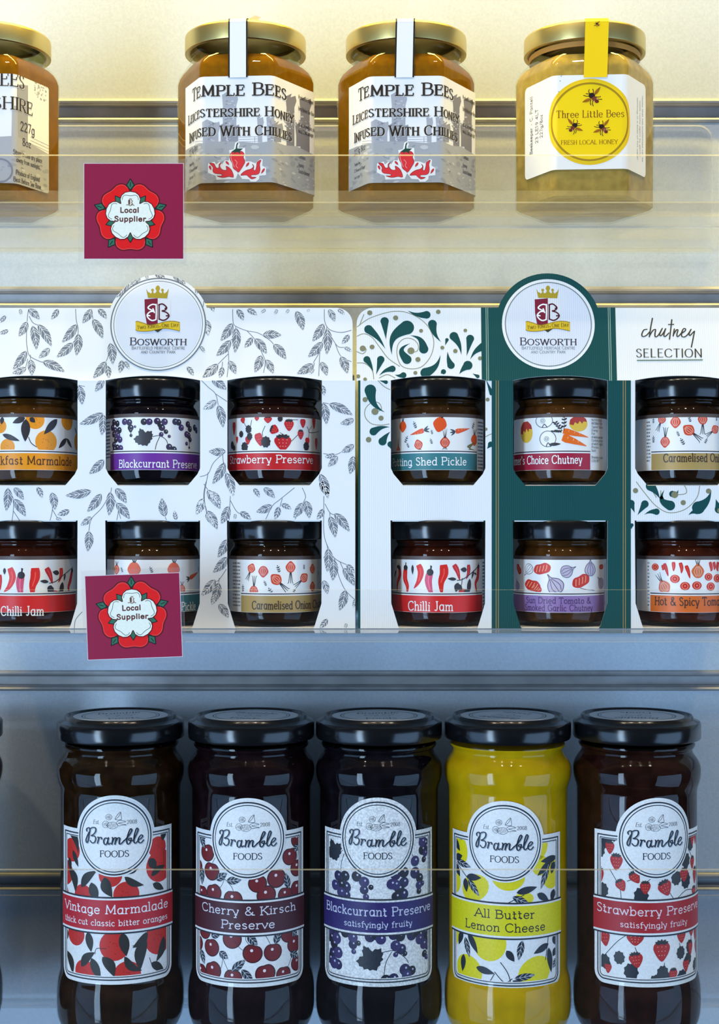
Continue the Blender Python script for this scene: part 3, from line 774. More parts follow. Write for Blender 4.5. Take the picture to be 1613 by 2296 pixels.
def draw_cherry(a, T):
    for u, v, r, ro in ((-27, 76, 4, 0), (-23, 66, 4.6, .2), (-31, 58, 4, 0), (-20, 57, 4.8, -.1), (28, 72, 4.2, .2), (23, 64, 4.6, 0), (28, 57.5, 4.6, 0), (15, 54, 5.0, 0), (5, 52, 4.6, 0), (-27, 45, 4.0, 0), (-18.5, 46.5, 4.6, .3), (-7.5, 44, 4.8, 0), (9.5, 46, 4.9, .5), (20, 45, 4.2, 0), (28, 47, 4.4, 0),
                     (-25, 26, 4.2, 0), (-8, 24, 4.9, .3), (22, 25, 4.6, 0), (-31, 19, 4.4, 0), (-20, 18.5, 4.7, .2), (2.5, 17, 4.9, -.3), (13, 17, 4.7, 0), (26, 19, 4.6, 0), (-28, 5, 4.2, 0), (-19, 7, 4.9, .4), (-7.5, 4.6, 4.6, 0), (9, 6.5, 5.1, .2), (19, 5, 4.2, 0), (28, 9, 4.2, 0)):
        cherry(a, *T(u, v), r, 1, ro)
    for p0, p1 in (((-28, 74), (-25, 68)), ((-32, 65), (-30, 69)), ((-27, 58), (-27, 49)), ((-17, 53), (-10.5, 57)), ((-11, 53), (-3, 54)), ((22, 48), (20, 56)), ((-20, 24), (-14, 27)), ((0, 26), (5, 21)), ((14, 21), (17, 28)), ((24, 26), (28, 23)), ((-15, 17), (-10, 14)), ((-28, 16), (-25, 9)), ((-8, 8), (-1, 14)), ((23, 15), (29, 12)), ((-3, 9), (3, 2)), ((29, 69), (26, 66))):
        leaf(a, T(*p0), T(*p1), 4.0, INK, 4, vein=K(210, 214, 222), vw=.2, nv=3)
    for q in (((-20, 60), (-17, 65), (-15, 68)), ((-12, 54), (-14, 50), (-17, 48)), ((-12, 54), (-8, 50), (-7, 46)), ((25, 66), (26, 70), (28, 74)), ((27, 60), (29, 66), (28, 70)), ((-8, 25), (-3, 19), (1, 20)), ((2, 20), (-1, 24), (0, 27)), ((12, 20), (10, 24), (8, 27)), ((-13, 14), (-10, 8), (-8, 6)), ((-13, 14), (-14, 9), (-17, 6)), ((24, 13), (22, 9), (20, 6)), ((24, 13), (27, 11), (28, 9))):
        a.line(smooth([T(*p) for p in q], 5), .22, INK, 3)
def draw_currant(a, T):
    trefoil(a, *T(-25, 66), 6.4, 2, INK, .4); trefoil(a, *T(-3.5, 13.5), 7.6, 2, INK, .5)
    cl = [(-22, 54), (-17.5, 54.5), (-24, 49), (-17, 49, 1.1), (-20, 50), (-20, 46), (-17, 45), (-11, 55), (-7, 52.5), (-7, 48.5, .85), (-3.5, 50, .5), (-6, 45, .6), (9, 56), (13.5, 57), (7, 51.5), (13.5, 52), (11, 49), (9, 51), (13, 46, 1.1), (9.5, 45), (20, 62), (20, 56, 1.1), (23, 53, .9), (22.5, 49.5, .8), (25, 50, .5), (22.5, 46.5, .6), (22, 76), (25, 74), (27.5, 76), (25, 71), (27, 70), (25, 67), (27, 65, .7), (28, 68), (26, 62, .6),
          (-28, 26), (-24, 26), (-27, 22), (-23, 22, 1.1), (-30, 21.5), (-25, 19), (-22, 15, 1.1), (-26, 14), (-28, 11), (-25, 9.5, 1.2), (-22, 9), (-17.5, 26), (-13, 24), (-13, 20.5, .9), (-10, 21.5, .5), (-12.5, 17, .5), (-4, 25), (-.5, 26), (1.5, 24), (8, 26), (11.5, 25), (9, 20.5), (12, 18.5), (14, 16, .5), (9, 16, .5), (18, 25, 1.1), (21, 26), (23, 22), (27, 25), (28.5, 22), (26, 19), (29, 17.5, .8), (26.5, 14, .7), (28, 12, .5), (14, 8, 1.1), (18, 7, .9), (15, 5), (8, 4), (4, 3.5)]
    currants(a, [T(p[0], p[1]) + ((p[2],) if len(p) > 2 else ()) for p in cl], 2.7, 2)
    for q in (((-21, 66), (-17, 68), (-14, 68)), ((-18, 66), (-20, 60), (-20, 55)), ((1, 17), (8, 18), (14, 14), (16, 11)), ((7, 17.5), (4, 12), (3, 5)), ((17, 68), (19, 64), (20, 62)), ((-6, 50), (-6, 46)), ((26, 72), (27, 64)), ((22, 55), (22, 46))):
        a.line(smooth([T(*p) for p in q], 5), .32, INK, 2)
def draw_lemon(a, T):
    yl = K(230, 214, 12)
    for u, v, rx, ry, ro in ((-26, 68, 5.5, 8, .2), (-30, 51, 4.5, 6, 0), (-16, 50, 8.5, 6.5, .5), (2, 57, 8.5, 7, 0), (26, 57, 6, 7.5, 0), (17.5, 73, 6, 8, 0), (27.5, 77, 4, 4, 0), (10, 46, 5, 3.2, 0), (-30, 24, 3, 6, 0), (-8, 23, 9, 9, .3), (-20, 7.5, 8.6, 7.8, -.4), (16, 8.5, 9.5, 7.8, .5), (19, 62, 5, 5, 0)):
        a.disc(*T(u, v), rx, yl, 1, ry=ry, rot=ro, n=24)
    L = (((-30, 77), (-24, 73), 0), ((-31, 73), (-26, 67), 0), ((-30, 63), (-24, 65), 0), ((-29, 62), (-18, 60), 1), ((-30, 60), (-26, 54), 0), ((-21, 55), (-12, 55.5), 0), ((-22, 54), (-21, 47), 0), ((-20, 54), (-13, 46), 1), ((6, 49), (17, 51.5), 0), ((4, 47), (13, 43), 1), ((17, 48), (24, 44), 0), ((30, 65), (19, 64), 0), ((26, 64), (17, 57), 0), ((24, 62), (19, 50), 1), ((28, 63), (26, 57), 0), ((28, 49), (26, 43), 0),
         ((-24, 27), (-27, 19), 0), ((-20, 27), (-14, 17), 0), ((-22, 24), (-19, 14), 1), ((-23, 15), (-24, 6), 0), ((1, 20), (5, 14.5), 0), ((9, 25), (7, 15), 1), ((24, 22), (15, 18), 0), ((24, 20), (26, 7), 0), ((27, 25), (31, 20), 0), ((-15, 10), (-5, 8), 0), ((5, 6), (16, 7.5), 1), ((4, 5), (16, -1), 0), ((-8, 2), (-2, 0), 0), ((30, 19), (27, 15), 0), ((31, 14), (27, 9), 1))
    for p0, p1, vn in L: leaf(a, T(*p0), T(*p1), 3.6, INK, 3, vein=K(210, 214, 222) if vn else None, vw=.2, nv=3)
    for q in (((-31, 62), (-25, 58), (-20, 54)), ((31, 66), (27, 60), (26, 64)), ((10, 48), (6, 46), (2, 44)), ((-2, 14), (2, 8), (4, -1)), ((4, 6), (0, 4), (-5, 9)), ((24, 27), (23, 20), (22, 14)), ((-5, 8), (-8, 3), (-11, 0))):
        a.line(smooth([T(*p) for p in q], 5), .4, INK, 3)
def draw_straw(a, T):
    R = K(184, 40, 38)
    for u, v, r in ((-27, 73, 5), (-30, 67, 4), (-15.5, 68, 3), (22, 70, 4), (18, 62, 4.2), (-28, 47, 4), (-8, 46, 4.6), (11, 54, 4), (18, 52, 4.6), (-19, 14, 3.6), (-27, 11, 4), (-13, 7.5, 4.6), (3, 7, 4), (-1, 2.5, 4), (7, 3, 4), (14, 16, 3.6), (21, 18, 3.6), (20, 12, 3.6), (15, 3, 4.6), (28, 7, 4), (24, 76, 3), (-22, 75, 3)):
        roundleaf(a, *T(u, v), r, 2, INK if r > 4.2 else K(58, 60, 62), u)
    for u, v, w, h, ro in ((-24, 69, 5, 6, 0), (-20.5, 62, 6.6, 7.6, 0), (-30, 54, 5, 8, 0), (-11, 55, 5.5, 6, .6), (-18, 50.5, 5.4, 5.6, .5), (-6, 50, 5.4, 6, 0), (4.5, 49.5, 7.6, 7.4, .4), (16.5, 55, 6.4, 6.4, 0), (24, 60, 4.4, 6, 0), (27, 53, 4.4, 8, 0), (26, 45, 5, 5, 0), (28, 73, 3.5, 8, 0), (24, 72, 4, 6, 0),
                           (-27, 23, 6.4, 8, .2), (-11, 24, 8.5, 6, 0), (-10.5, 13.5, 7, 7, .2), (2.5, 18, 9, 9.6, 0), (14.5, 24, 6, 6, 0), (23, 26, 5.5, 6, 0), (22, 17, 4.2, 7, 0), (28, 23, 4, 6.6, 0), (-25, 8, 4, 5, 0), (9, 5.5, 5, 6, 0), (18, 9, 5, 6.4, 0), (29, 16, 3.5, 6, 0)):
        berry(a, *T(u, v), w, h, 4, ro, R, K(52, 52, 54))
    for q in (((-24, 58), (-19, 50), (-18, 44)), ((-15, 53), (-12, 54)), ((0, 60), (-3, 55), (-5, 53)), ((7, 47), (9, 44)), ((12, 44), (18, 47), (25, 46)), ((-27, 14), (-20, 22), (-15, 26)), ((-11, 20), (-10, 17)), ((4, 12), (3, 8)), ((13, 21), (14, 17)), ((22, 26), (23, 20)), ((20, 68), (24, 62))):
        a.line(smooth([T(*p) for p in q], 5), .3, INK, 3)

# --- small jar labels (drawn by where each detail sits in the photograph's view of that jar) ------
SV0, SVB, SV1, SVF = 7.1, 15.4, 33.1, 34.9
def small_label(a, prism, band, u_lo, u_hi, band_lo=None, band_hi=None):
    """white wrap with a coloured name band; the plain strip beyond the band carries small print"""
    a.rect(u_lo, SV0, u_hi, SV1, WHITE, 0); a.rect(u_lo, SV1, u_hi, SVF, K(88, 74, 70), 0)
    lo = u_lo if band_lo is None else band_lo; hi = u_hi if band_hi is None else band_hi
    a.rect(lo, SV0, hi, SVB, band, 5); a.rect(lo, SVB, hi, SVB + 1.7, WHITE, 5); a.rect(lo, SVB + .65, hi, SVB + 1.15, K(56, 40, 44), 6)
    a.rect(lo, SV0, hi, SV0 + .12, WHITE, 6)
def clip_pattern(a, lo, hi): a.clip = [(lo, SVB + 1.6), (hi, SVB + 1.6), (hi, SV1), (lo, SV1)]
def smallprint(a, lo, hi, seed=3, rows=11):
    rnd = random.Random(seed)
    for k in range(rows):
        v = SV1 - 2.2 - k * 1.75; x = lo + .4
        while x < hi - .6:
            w = rnd.uniform(.35, 1.3); w = min(w, hi - .4 - x)
            if w > .1: a.rect(x, v, x + w, v + .75, K(120, 120, 126), 3)
            x += w + .35
# ------------------------------------------------------------------ the display bay: back wall and its rails
YW = 0.825
def zpx(py, Y): return HC + (CY - py) / F * Y
RAILS = [(222, 275), (643, 690), (1503, 1549), (1956, 1997)]
XL, XR = -0.62, 0.62
cuts = [-330] + [v for r in RAILS for v in r] + [2760]
wall = boxes('wall_back', [(XL, XR, YW, YW + 0.018, zpx(cuts[i + 1], YW), zpx(cuts[i], YW)) for i in range(0, len(cuts), 2)], M_wall)
tag(wall, kind='structure')
for k, (t, b) in enumerate(RAILS):
    zt, zb = zpx(t, YW), zpx(b, YW); h = zt - zb; d = 0.010
    # extruded C-section insert: two rolled beads with a recessed web between them
    prof = [(0.012, zt - .0001), (-.0006, zt - .0001), (-.0016, zt - .0006), (-.002, zt - .0016), (-.0014, zt - .0026), (0.0, zt - .003), (0.0005, zt - .0034),
            (0.0045, zt - .0036), (0.0048, zb + .0032), (0.0005, zb + .003), (0.0, zb + .0026), (-.0014, zb + .0022), (-.002, zb + .0013), (-.0014, zb + .0005), (-.0004, zb + .0001), (0.012, zb + .0001)]
    n = len(prof); V = [(x, YW + y, z) for x in (XL, XR) for y, z in prof]
    Fc = [(i, i + n, (i + 1) % n + n, (i + 1) % n) for i in range(n)] + [tuple(range(n)), tuple(reversed(range(n, 2 * n)))]
    tag(mesh_ob('trim_%d' % (k + 1), V, Fc, M_alu), kind='structure')

# ------------------------------------------------------------------ acrylic shelves
def acrylic_shelf(label, top, th, lip_top, flange_top, x0, x1, yf=0.697):
    r = empty('acrylic_shelf', ((x0 + x1) / 2, 0.76, HC + top)); ox, oz = (x0 + x1) / 2, HC + top
    L = lambda a_, b_, c_, d_, e_, f_: (a_ - ox, b_ - ox, c_ - .76, d_ - .76, e_ - oz, f_ - oz)
    boxes('shelf_base', [L(x0, x1, yf + .003, 0.8205, HC + top - th, HC + top)], M_acryl, r, M_edge, 'x')
    boxes('front_lip', [L(x0, x1, yf, yf + .003, HC + top - th, HC + lip_top)], M_lip, r, M_edge, 'xz')
    boxes('rib', [L(x0, x1, .754, .7555, HC + top - th - .0008, HC + top - th)], M_edge, r); boxes('rib', [L(x0, x1, .8190, .8205, HC + top - th - .0012, HC + top - th)], M_edge, r)  # bars added under the base to imitate bright reflected lines
    # back flange with rounded upper corners
    y0, y1 = 0.8205, 0.8232; zb, zt = HC + top - th, HC + flange_top
    o = rrect(x0 - ox, zb - oz, x1 - ox, zt - oz, .008, corners=(0, 1, 1, 0)); n = len(o)
    V = [(x, y - .76, z) for y in (y0, y1) for x, z in o]
    Fc = [tuple(range(n)), tuple(reversed(range(n, 2 * n)))] + [(i + n, (i + 1) % n + n, (i + 1) % n, i) for i in range(n)]
    mesh_ob('back_flange', V, Fc, M_lip, r, mats=[M_lip, M_edge], midx=[0, 0] + [1] * n)
    tag(r, label, 'shelf', 'clear acrylic shelves on the back wall')
H1, H2, H3 = 0.158, -0.0525, -0.265
acrylic_shelf('clear acrylic shelf with low front lip holding the honey jars', H1, .006, .1744, .2217, -0.50, 0.197)
acrylic_shelf('clear acrylic shelf under the two printed gift cartons', H2, .004, -.0318, .012, -0.50, 0.50)
acrylic_shelf('clear acrylic shelf with tall front lip before the tall preserve jars', H3, .004, -.1646, -.208, -0.50, 0.50)

# ------------------------------------------------------------------ hexagonal honey jars
HEX, HEXN = hex_outline(36.0)
def hexloft(name, rings, m, parent, cap=(True, True), smooth_=30):
    """rings: (z, scale, blend to circle, circle radius)"""
    V, Fc, n = [], [], len(HEX)
    for z, s, b, rc in rings:
        for x, y in HEX:
            d = math.hypot(x, y); r = d * s * (1 - b) + rc * b
            V.append((x / d * r * MM, y / d * r * MM, z * MM))
    for k in range(len(rings) - 1):
        for i in range(n):
            j = (i + 1) % n; Fc.append((k * n + i, k * n + j, (k + 1) * n + j, (k + 1) * n + i))
    if cap[0]: Fc.append(tuple(reversed(range(n))))
    if cap[1]: Fc.append(tuple(range((len(rings) - 1) * n, len(rings) * n)))
    return mesh_ob(name, V, Fc, m, parent, smooth_)
def honey_jar(px_, rz, label, group, honey, art, strip, neckband=False):
    Y = 0.7535; loc = ((px_ - CX) / F * Y, Y, HC + H1 + .0002)
    r = empty('honey_jar', loc, math.radians(rz)); tag(r, label, 'honey jar', group)
    hexloft('glass_body', [(0, .90, 0, 0), (.6, .965, 0, 0), (2.2, 1, 0, 0), (66, 1, 0, 0), (68.5, .985, .02, 29), (71, .955, .1, 28.5), (73.6, .93, .38, 28), (75.8, .9, .75, 27.6), (77.4, .88, 1, 27.3), (78.2, .88, 1, 27.0), (79.0, .88, 1, 27.8), (79.8, .88, 1, 27.0), (84, .88, 1, 27.0)], M_hexglass, r, cap=(True, False))
    hexloft('honey', [(1.4, .94, 0, 0), (2.6, .982, 0, 0), (66, .985, 0, 0), (68.8, .965, .04, 28.3), (71.2, .935, .13, 27.6), (73.2, .90, .38, 27.2)], honey, r)
    lathe('lid', [(26.2, 86.5), (28.0, 81.2), (28.4, 80.4), (30.0, 80.0), (30.8, 80.3), (30.9, 81.0), (30.9, 87.8), (30.7, 88.8), (30.0, 89.3), (28.4, 89.5), (27.2, 89.3), (26.4, 88.7), (0, 88.7)], M_gold, r, 96, 50)
    if neckband: lathe('neck_band', [(27.95, 76.9), (28.3, 77.2), (28.3, 79.4), (27.95, 79.7)], simple('orange_neck_band', K(206, 140, 56), .6), r, 72)
    pr = Prism(HEX, HEXN, loc, math.radians(rz))
    a = Art(); art(a, pr); build(a, 'label', pr, M_paper, r)
    if strip: strip(r)
    return pr
def seal(w, edge, col, u0=0.0, tilt=0.0, tail=False, mark=False):
    def f(r):
        a = Art(); top = 87.6; vb = 60.2
        q = lambda u, v: (u0 + u + tilt * (v - vb), v)
        if edge: a.cv([q(-w / 2 - edge, vb), q(w / 2 + edge, vb), q(w / 2 + edge, top), q(-w / 2 - edge, top)], K(24, 22, 22), 0)
        a.cv([q(-w / 2, vb), q(w / 2, vb), q(w / 2, top), q(-w / 2, top)], col, 1)
        ex = []; hw = w / 2 + edge; pth = [(top, .05), (88.9, -.5), (89.8, -1.9), (90.0, -4), (90.0, -46)]
        for (v0, d0), (v1, d1) in zip(pth, pth[1:]):
            for (ua, ub, cc) in ((-hw, -w / 2, K(24, 22, 22)), (-w / 2, w / 2, col), (w / 2, hw, K(24, 22, 22))):
                if ub - ua < .01: continue
                sh = u0 + tilt * (top - vb)
                ex.append(([(ua + sh, v0, d0), (ub + sh, v0, d0), (ub + sh, v1, d1), (ua + sh, v1, d1)], cc))
        if tail:   # loose end of the seal curling up off the lid
            ex += [([(0, 90, -9), (8, 90.2, -10), (11, 92.2, -8), (8, 93.4, -8.4)], K(226, 222, 214)), ([(-9, 90.0, -12), (-5, 90.0, -12), (-6, 91.6, -11.6), (-8, 91.2, -12)], K(226, 222, 214))]
        if mark: bee(a, u0 + tilt * 27, 86.2, 1.8, 2)
        s = Flat((0, -31.75 * MM, 0), (1, 0, 0), (0, 0, 1))
        build(a, 'seal_strip', s, M_paper, r, off=0.0, extra=ex)
    return f

def ruin(a, q, lo, hi, seed=4):
    """grey photograph of ruined towers behind the lettering"""
    g1, g2, g3 = K(150, 150, 158), K(172, 172, 178), K(128, 126, 134)
    rnd = random.Random(seed)
    tower = lambda x0, x1, y0, y1, c, z: a.poly([q(x0, y1), q(x1, y1), q(x1, y0 + 110), q(x1 + 16, y0 + 50), q(x1 + 8, y0), q(x1 - 30, y0 + 14), q(x0 + 40, y0 - 22), q(x0 - 8, y0 + 6), q(x0 - 4, y0 + 60), q(x0, y0 + 110)], c, z)
    tower(632, 762, 900, 1380, g2, 1); tower(440, 590, 1160, 1380, g2, 1); tower(612, 780, 1190, 1380, g1, 2)
    tower(968, 1010, 1120, 1360, g2, 1); tower(1058, 1110, 1120, 1360, g2, 1); tower(1120, 1175, 1180, 1360, g1, 1)
    tower(1216, 1276, 920, 1420, g3, 1); tower(1322, 1392, 950, 1480, g3, 1); tower(1290, 1340, 1190, 1400, g3, 2)
    for k in range(3):
        a.line([q(790, 1310 + k * 22), q(970, 1306 + k * 22)], .18, g1, 2); a.line([q(350, 1352 + k * 24), q(440, 1346 + k * 22)], .18, g1, 2)
    a.line([q(938, 1306), q(938, 1360)], .22, g1, 2)
    ground = [q(252, 1420), q(300, 1400), q(440, 1370), q(600, 1350), q(780, 1352), q(960, 1366), q(1110, 1352), q(1200, 1390), q(1290, 1400), q(1420, 1480)]
    a.poly([(lo, ground[0][1])] + ground + [(hi, ground[-1][1]), (hi, 0), (lo, 0)], K(166, 168, 172), 3)
    for k in range(150):
        u = rnd.uniform(lo, hi); v = rnd.uniform(9, 27); s = rnd.uniform(.5, 2.4); c = rnd.choice([K(150, 152, 158), K(182, 184, 188), K(158, 160, 164), K(196, 196, 196), K(140, 142, 148)])
        a.disc(u, v, s, c, 4, ry=s * rnd.uniform(.25, .6), rot=rnd.uniform(-.4, .4), n=9)
    for k in range(220):
        x, y = rnd.choice([(700, 1050), (700, 1150), (520, 1260), (690, 1280), (1245, 1150), (1355, 1200), (1085, 1250)]); p = q(x + rnd.uniform(-45, 45), y + rnd.uniform(-90, 90))
        a.disc(p[0], p[1], rnd.uniform(.3, .9), rnd.choice([K(196, 196, 202), K(176, 176, 184), K(152, 152, 160)]), 4, ry=.4, n=7)
def temple_art(a, pr):
    z3 = Zm(730, 0, 4.245); ref = Prism(HEX, HEXN, ((911 - CX) / F * .7535, .7535, HC + H1), math.radians(-2))
    q = lambda x, y: ref.px(*z3(x, y))
    lo, hi = -39.0, 58.0
    a.clip = [(lo, 8.7), (hi, 8.7), (hi, 61.0), (lo, 61.0)]
    a.rect(lo, 8.7, hi, 61.0, WHITE, 0); ruin(a, q, lo, hi)
    dk = K(44, 36, 30)
    for s, x0, x1, yb, h in (('Temple Bees', 318, 1212, 914, 6.0), ('Leicestershire Honey', 265, 1268, 1112, 4.5), ('Infused With Chillies', 280, 1252, 1294, 4.7)):
        u0, u1 = q(x0, yb)[0], q(x1, yb)[0]
        for dx, c, z in ((.28, K(214, 206, 196), 5), (0, dk, 6)):
            text(a, s, (u0 + u1) / 2 + dx, q(770, yb)[1] - dx, h, c, z, w=.2, contrast=.55, serif=.17, width=u1 - u0, small=.84, gap=.14)
    u = lambda x, y: q(x, y)
    p = u(278, 1490); text(a, '227g 8oz', p[0], p[1], 2.8, dk, 5, w=.1, align='l', width=11.5, slant=.15, rot=.08)
    for s, y, w in (('Temple Bees', 1590, 6.6), ('22 Bosworth Road', 1650, 11), ('Leicester', 1715, 6)):
        p = u(278, y); text(a, s, p[0], p[1], 1.5, K(70, 70, 76), 5, w=.1, align='l', width=w)
    for s, y, w in (('Produce of England', 945, 13), ('Best Before See Base', 1055, 14), ('Store in cool dry place', 1205, 16), ('away from sunlight', 1265, 13), ('Contains', 1510, 6), ('Honey', 1590, 4.5), ('Scotch Bonnet', 1650, 9.5)):
        p = u(1306, y); text(a, s, p[0], p[1] , 1.9, K(60, 58, 62), 5, w=.1, align='l', width=w)
    # pepper between two flames, on its ragged white cut-out
    zc = Zm(830, 300, 9.488); c = lambda x, y: ref.px(*zc(x, y))
    PL = lambda L: [c(*p_) for p_ in L]
    a.poly(PL([(150, 640), (290, 600), (320, 660), (400, 600), (450, 660), (510, 570), (590, 580), (620, 470), (600, 360), (700, 340), (730, 200), (790, 165), (830, 230), (800, 310), (940, 310), (950, 600), (1060, 600), (1160, 640), (1270, 545), (1320, 560), (1310, 690), (1390, 740), (1390, 890), (1250, 905), (1240, 975), (1175, 1030), (1060, 1030), (1030, 980), (880, 970), (830, 900), (790, 850), (740, 970), (330, 985), (310, 900), (220, 870), (145, 830)]), WHITE, 5)
    red, rd2 = K(226, 44, 52), K(140, 40, 44)
    fl = [(180, 635), (270, 640), (300, 690), (330, 735), (380, 730), (385, 660), (430, 625), (400, 690), (440, 760), (500, 785), (545, 770), (535, 700), (600, 730), (660, 800), (695, 930), (600, 920), (520, 935), (440, 938), (340, 905), (430, 905), (440, 870), (300, 850), (250, 800), (255, 720)]
    fr = [(850, 895), (900, 830), (980, 785), (1070, 760), (1120, 710), (1095, 660), (1130, 700), (1125, 780), (1165, 785), (1190, 690), (1200, 620), (1285, 570), (1255, 660), (1265, 760), (1250, 840), (1200, 880), (1080, 890), (1080, 930), (1180, 940), (1090, 975), (1020, 930), (970, 890)]
    for f in (fl, fr): s_ = smooth(PL(f), 3, True); a.poly(s_, red, 6); a.line(s_, .22, rd2, 7, closed=True)
    for p0, p1 in (((175, 680), (215, 780)), ((525, 590), (605, 675)), ((1030, 620), (955, 720)), ((1365, 745), (1285, 865))): leaf(a, c(*p0), c(*p1), 1.1, rd2, 6); leaf(a, c(*p0), c(*p1), .6, red, 7)
    pep = smooth(PL([(650, 410), (620, 470), (625, 560), (670, 640), (690, 740), (760, 800), (800, 830), (850, 770), (930, 640), (935, 580), (905, 510), (925, 450), (880, 390), (780, 380)]), 4, True)
    a.poly(pep, red, 6); a.line(pep, .22, rd2, 7, closed=True)
    for s_ in ([(650, 430), (640, 520), (680, 640), (710, 720)], [(720, 560), (770, 620), (750, 690), (790, 740)]): a.line(smooth(PL(s_), 4), .3, K(250, 150, 150), 7)
    a.poly(PL([(640, 400), (740, 330), (755, 240), (780, 195), (800, 205), (775, 260), (775, 325), (900, 325), (830, 380), (840, 440), (790, 400), (740, 400), (705, 445), (715, 395)]), K(24, 66, 52), 8)
    a.clip = None
def temple_plain_art(a, pr):
    z1 = Zm(0, 0, 3.478); q = lambda x, y: pr.px(*z1(x, y))
    lo, hi = -52.0, q(380, 600)[0]; a.clip = rrect(lo, 8.7, hi, 62.5, 1.5)
    a.rect(lo, 8.7, hi, 62.5, WHITE, 0)
    g = K(160, 160, 166)
    uu = lambda x: q(x, 900)[0]; vv = lambda y: q(40, y)[1]
    a.poly([(uu(130), vv(1330)), (uu(215), vv(1330)), (uu(218), vv(625)), (uu(160), vv(640)), (uu(132), vv(660))], g, 1)
    a.poly([(lo, vv(1140)), (uu(90), vv(1060)), (uu(95), vv(820)), (uu(135), vv(820)), (uu(140), vv(1060)), (uu(250), vv(1080)), (hi, vv(1110)), (hi, 0), (lo, 0)], K(172, 173, 178), 2)
    rnd = random.Random(9)
    for k in range(110):
        s = rnd.uniform(.5, 2.2); a.disc(rnd.uniform(lo, hi), rnd.uniform(9, 27), s, rnd.choice([K(156, 158, 164), K(190, 190, 194), K(146, 148, 154)]), 3, ry=s * .45, n=9)
    for k in range(46): a.disc(uu(300) + rnd.uniform(-3.5, 6), vv(600) + rnd.uniform(-6, 4), rnd.uniform(.25, .7), rnd.choice([g, K(190, 190, 192)]), 1, n=7)
    for k in range(3): a.line([(uu(235), vv(1025 + 25 * k)), (hi, vv(1040 + 25 * k))], .2, g, 3)
    a.ring(uu(5), vv(1330), 5.6, .9, K(130, 132, 142), 4)
    dk = K(44, 36, 30)
    for s, x1, y, h, w in (('Temple Bees', 186, 668, 7.2, 54), ('Leicestershire', 250, 850, 7.0, 68)):
        for dx, c, z in ((.28, K(214, 206, 196), 5), (0, dk, 6)): text(a, s, uu(x1) + dx, vv(y) - dx, h, c, z, w=.13, contrast=.6, serif=.15, width=w, small=.86, align='r')
    text(a, 'Honey', uu(-60), vv(1010), 6.4, dk, 6, w=.13, contrast=.6, serif=.15, small=.86, align='r')
    for s, x1, y, h, w in (('227g', 268, 1000, 4.4, 11), ('8oz', 238, 1112, 3.6, 6.4), ('Store in cool dry place', 325, 1200, 2.3, 21), ('away from sunlight', 306, 1255, 2.2, 17.5), ('Produce of England', 308, 1355, 2.3, 18), ('Best Before See Base', 316, 1412, 2.3, 20)):
        text(a, s, uu(x1), vv(y), h, K(52, 46, 44), 6, w=.1, align='r', width=w)
    a.clip = None
def bees_art(a, pr):
    z4 = Zm(1110, 0, 3.207); q = lambda x, y: pr.px(*z4(x, y))
    lo, hi = q(218, 900)[0], q(1084, 900)[0]; v0, v1 = q(690, 1217)[1], q(690, 538)[1]
    a.poly(rrect(lo, v0, hi, v1, 2.4), WHITE, 0)
    c = q(684, 876); R = 21.2
    a.disc(c[0], c[1], R, K(240, 196, 20), 1, n=64); a.disc(c[0], c[1], R - 1.2, K(246, 208, 6), 2, n=64); a.ring(c[0], c[1], R - 2.3, 1.0, K(168, 130, 20), 3, n=64)
    br = K(124, 66, 20)
    text(a, 'Three Little Bees', c[0] + .2, q(684, 845)[1], 3.5, br, 4, w=.12, contrast=.5, serif=.12, width=33.0)
    text(a, 'FRESH LOCAL HONEY', c[0] - .3, q(684, 1038)[1], 2.1, br, 4, w=.12, contrast=.45, serif=.1, width=27.6)
    p = q(702, 700); bee(a, p[0], p[1], 5.2, 4)
    p = q(572, 912); bee(a, p[0] , p[1], 4.4, 4, flip=-1)
    p = q(772, 922); bee(a, p[0], p[1], 4.6, 4)
    t = q(272, 900); text(a, 'Beekeeper - C. Panteli', t[0], t[1] , 2.3, K(56, 48, 40), 3, w=.14, contrast=.4, serif=.1, width=29, rot=math.pi / 2)
    t = q(312, 905); text(a, '23 LE19 4LT', t[0] , t[1], 2.3, K(56, 48, 40), 3, w=.14, contrast=.4, serif=.1, width=17, rot=math.pi / 2)
    t = q(345, 905); text(a, '227g/8oz', t[0], t[1], 2.3, K(56, 48, 40), 3, w=.14, contrast=.4, serif=.1, width=11.5, rot=math.pi / 2)
    for x, s, w in ((1058, 'Honey that has crystallised can be', 33), (1040, 'made runny again by gently', 28), (1022, 'warming in a bowl of hot water', 31)):
        t = q(x, 925); text(a, s, t[0], t[1], 1.35, K(90, 80, 70), 3, w=.1, width=w, rot=-math.pi / 2)
    for k, (x, y) in enumerate(((470, 583), (460, 660), (478, 548))): t = q(x, y); a.disc(t[0], t[1], .3, K(150, 148, 148), 1, n=6)

HG = 'hexagonal honey jars on the top shelf'
honey_jar(-23, 4, 'amber honey jar cut off by the left edge, beside the upper red rose sign', HG, M_honey, temple_plain_art, None)
honey_jar(551, -3.5, 'amber chilli honey jar with white seal, just right of the upper rose sign', HG, M_honey, temple_art, seal(8.0, .75, K(240, 238, 234), .6, 0.0, tail=True))
honey_jar(911, -2.0, 'amber chilli honey jar with white seal, next to the pale honey jar', HG, M_honey, temple_art, seal(8.0, .75, K(240, 238, 234), -.8, .02))
honey_jar(1311, -3.7, 'pale set honey jar with yellow round label and yellow seal strip', HG, M_sethoney, bees_art, seal(11.4, 0, K(246, 204, 10), 2.6, .03, mark=True), neckband=True)

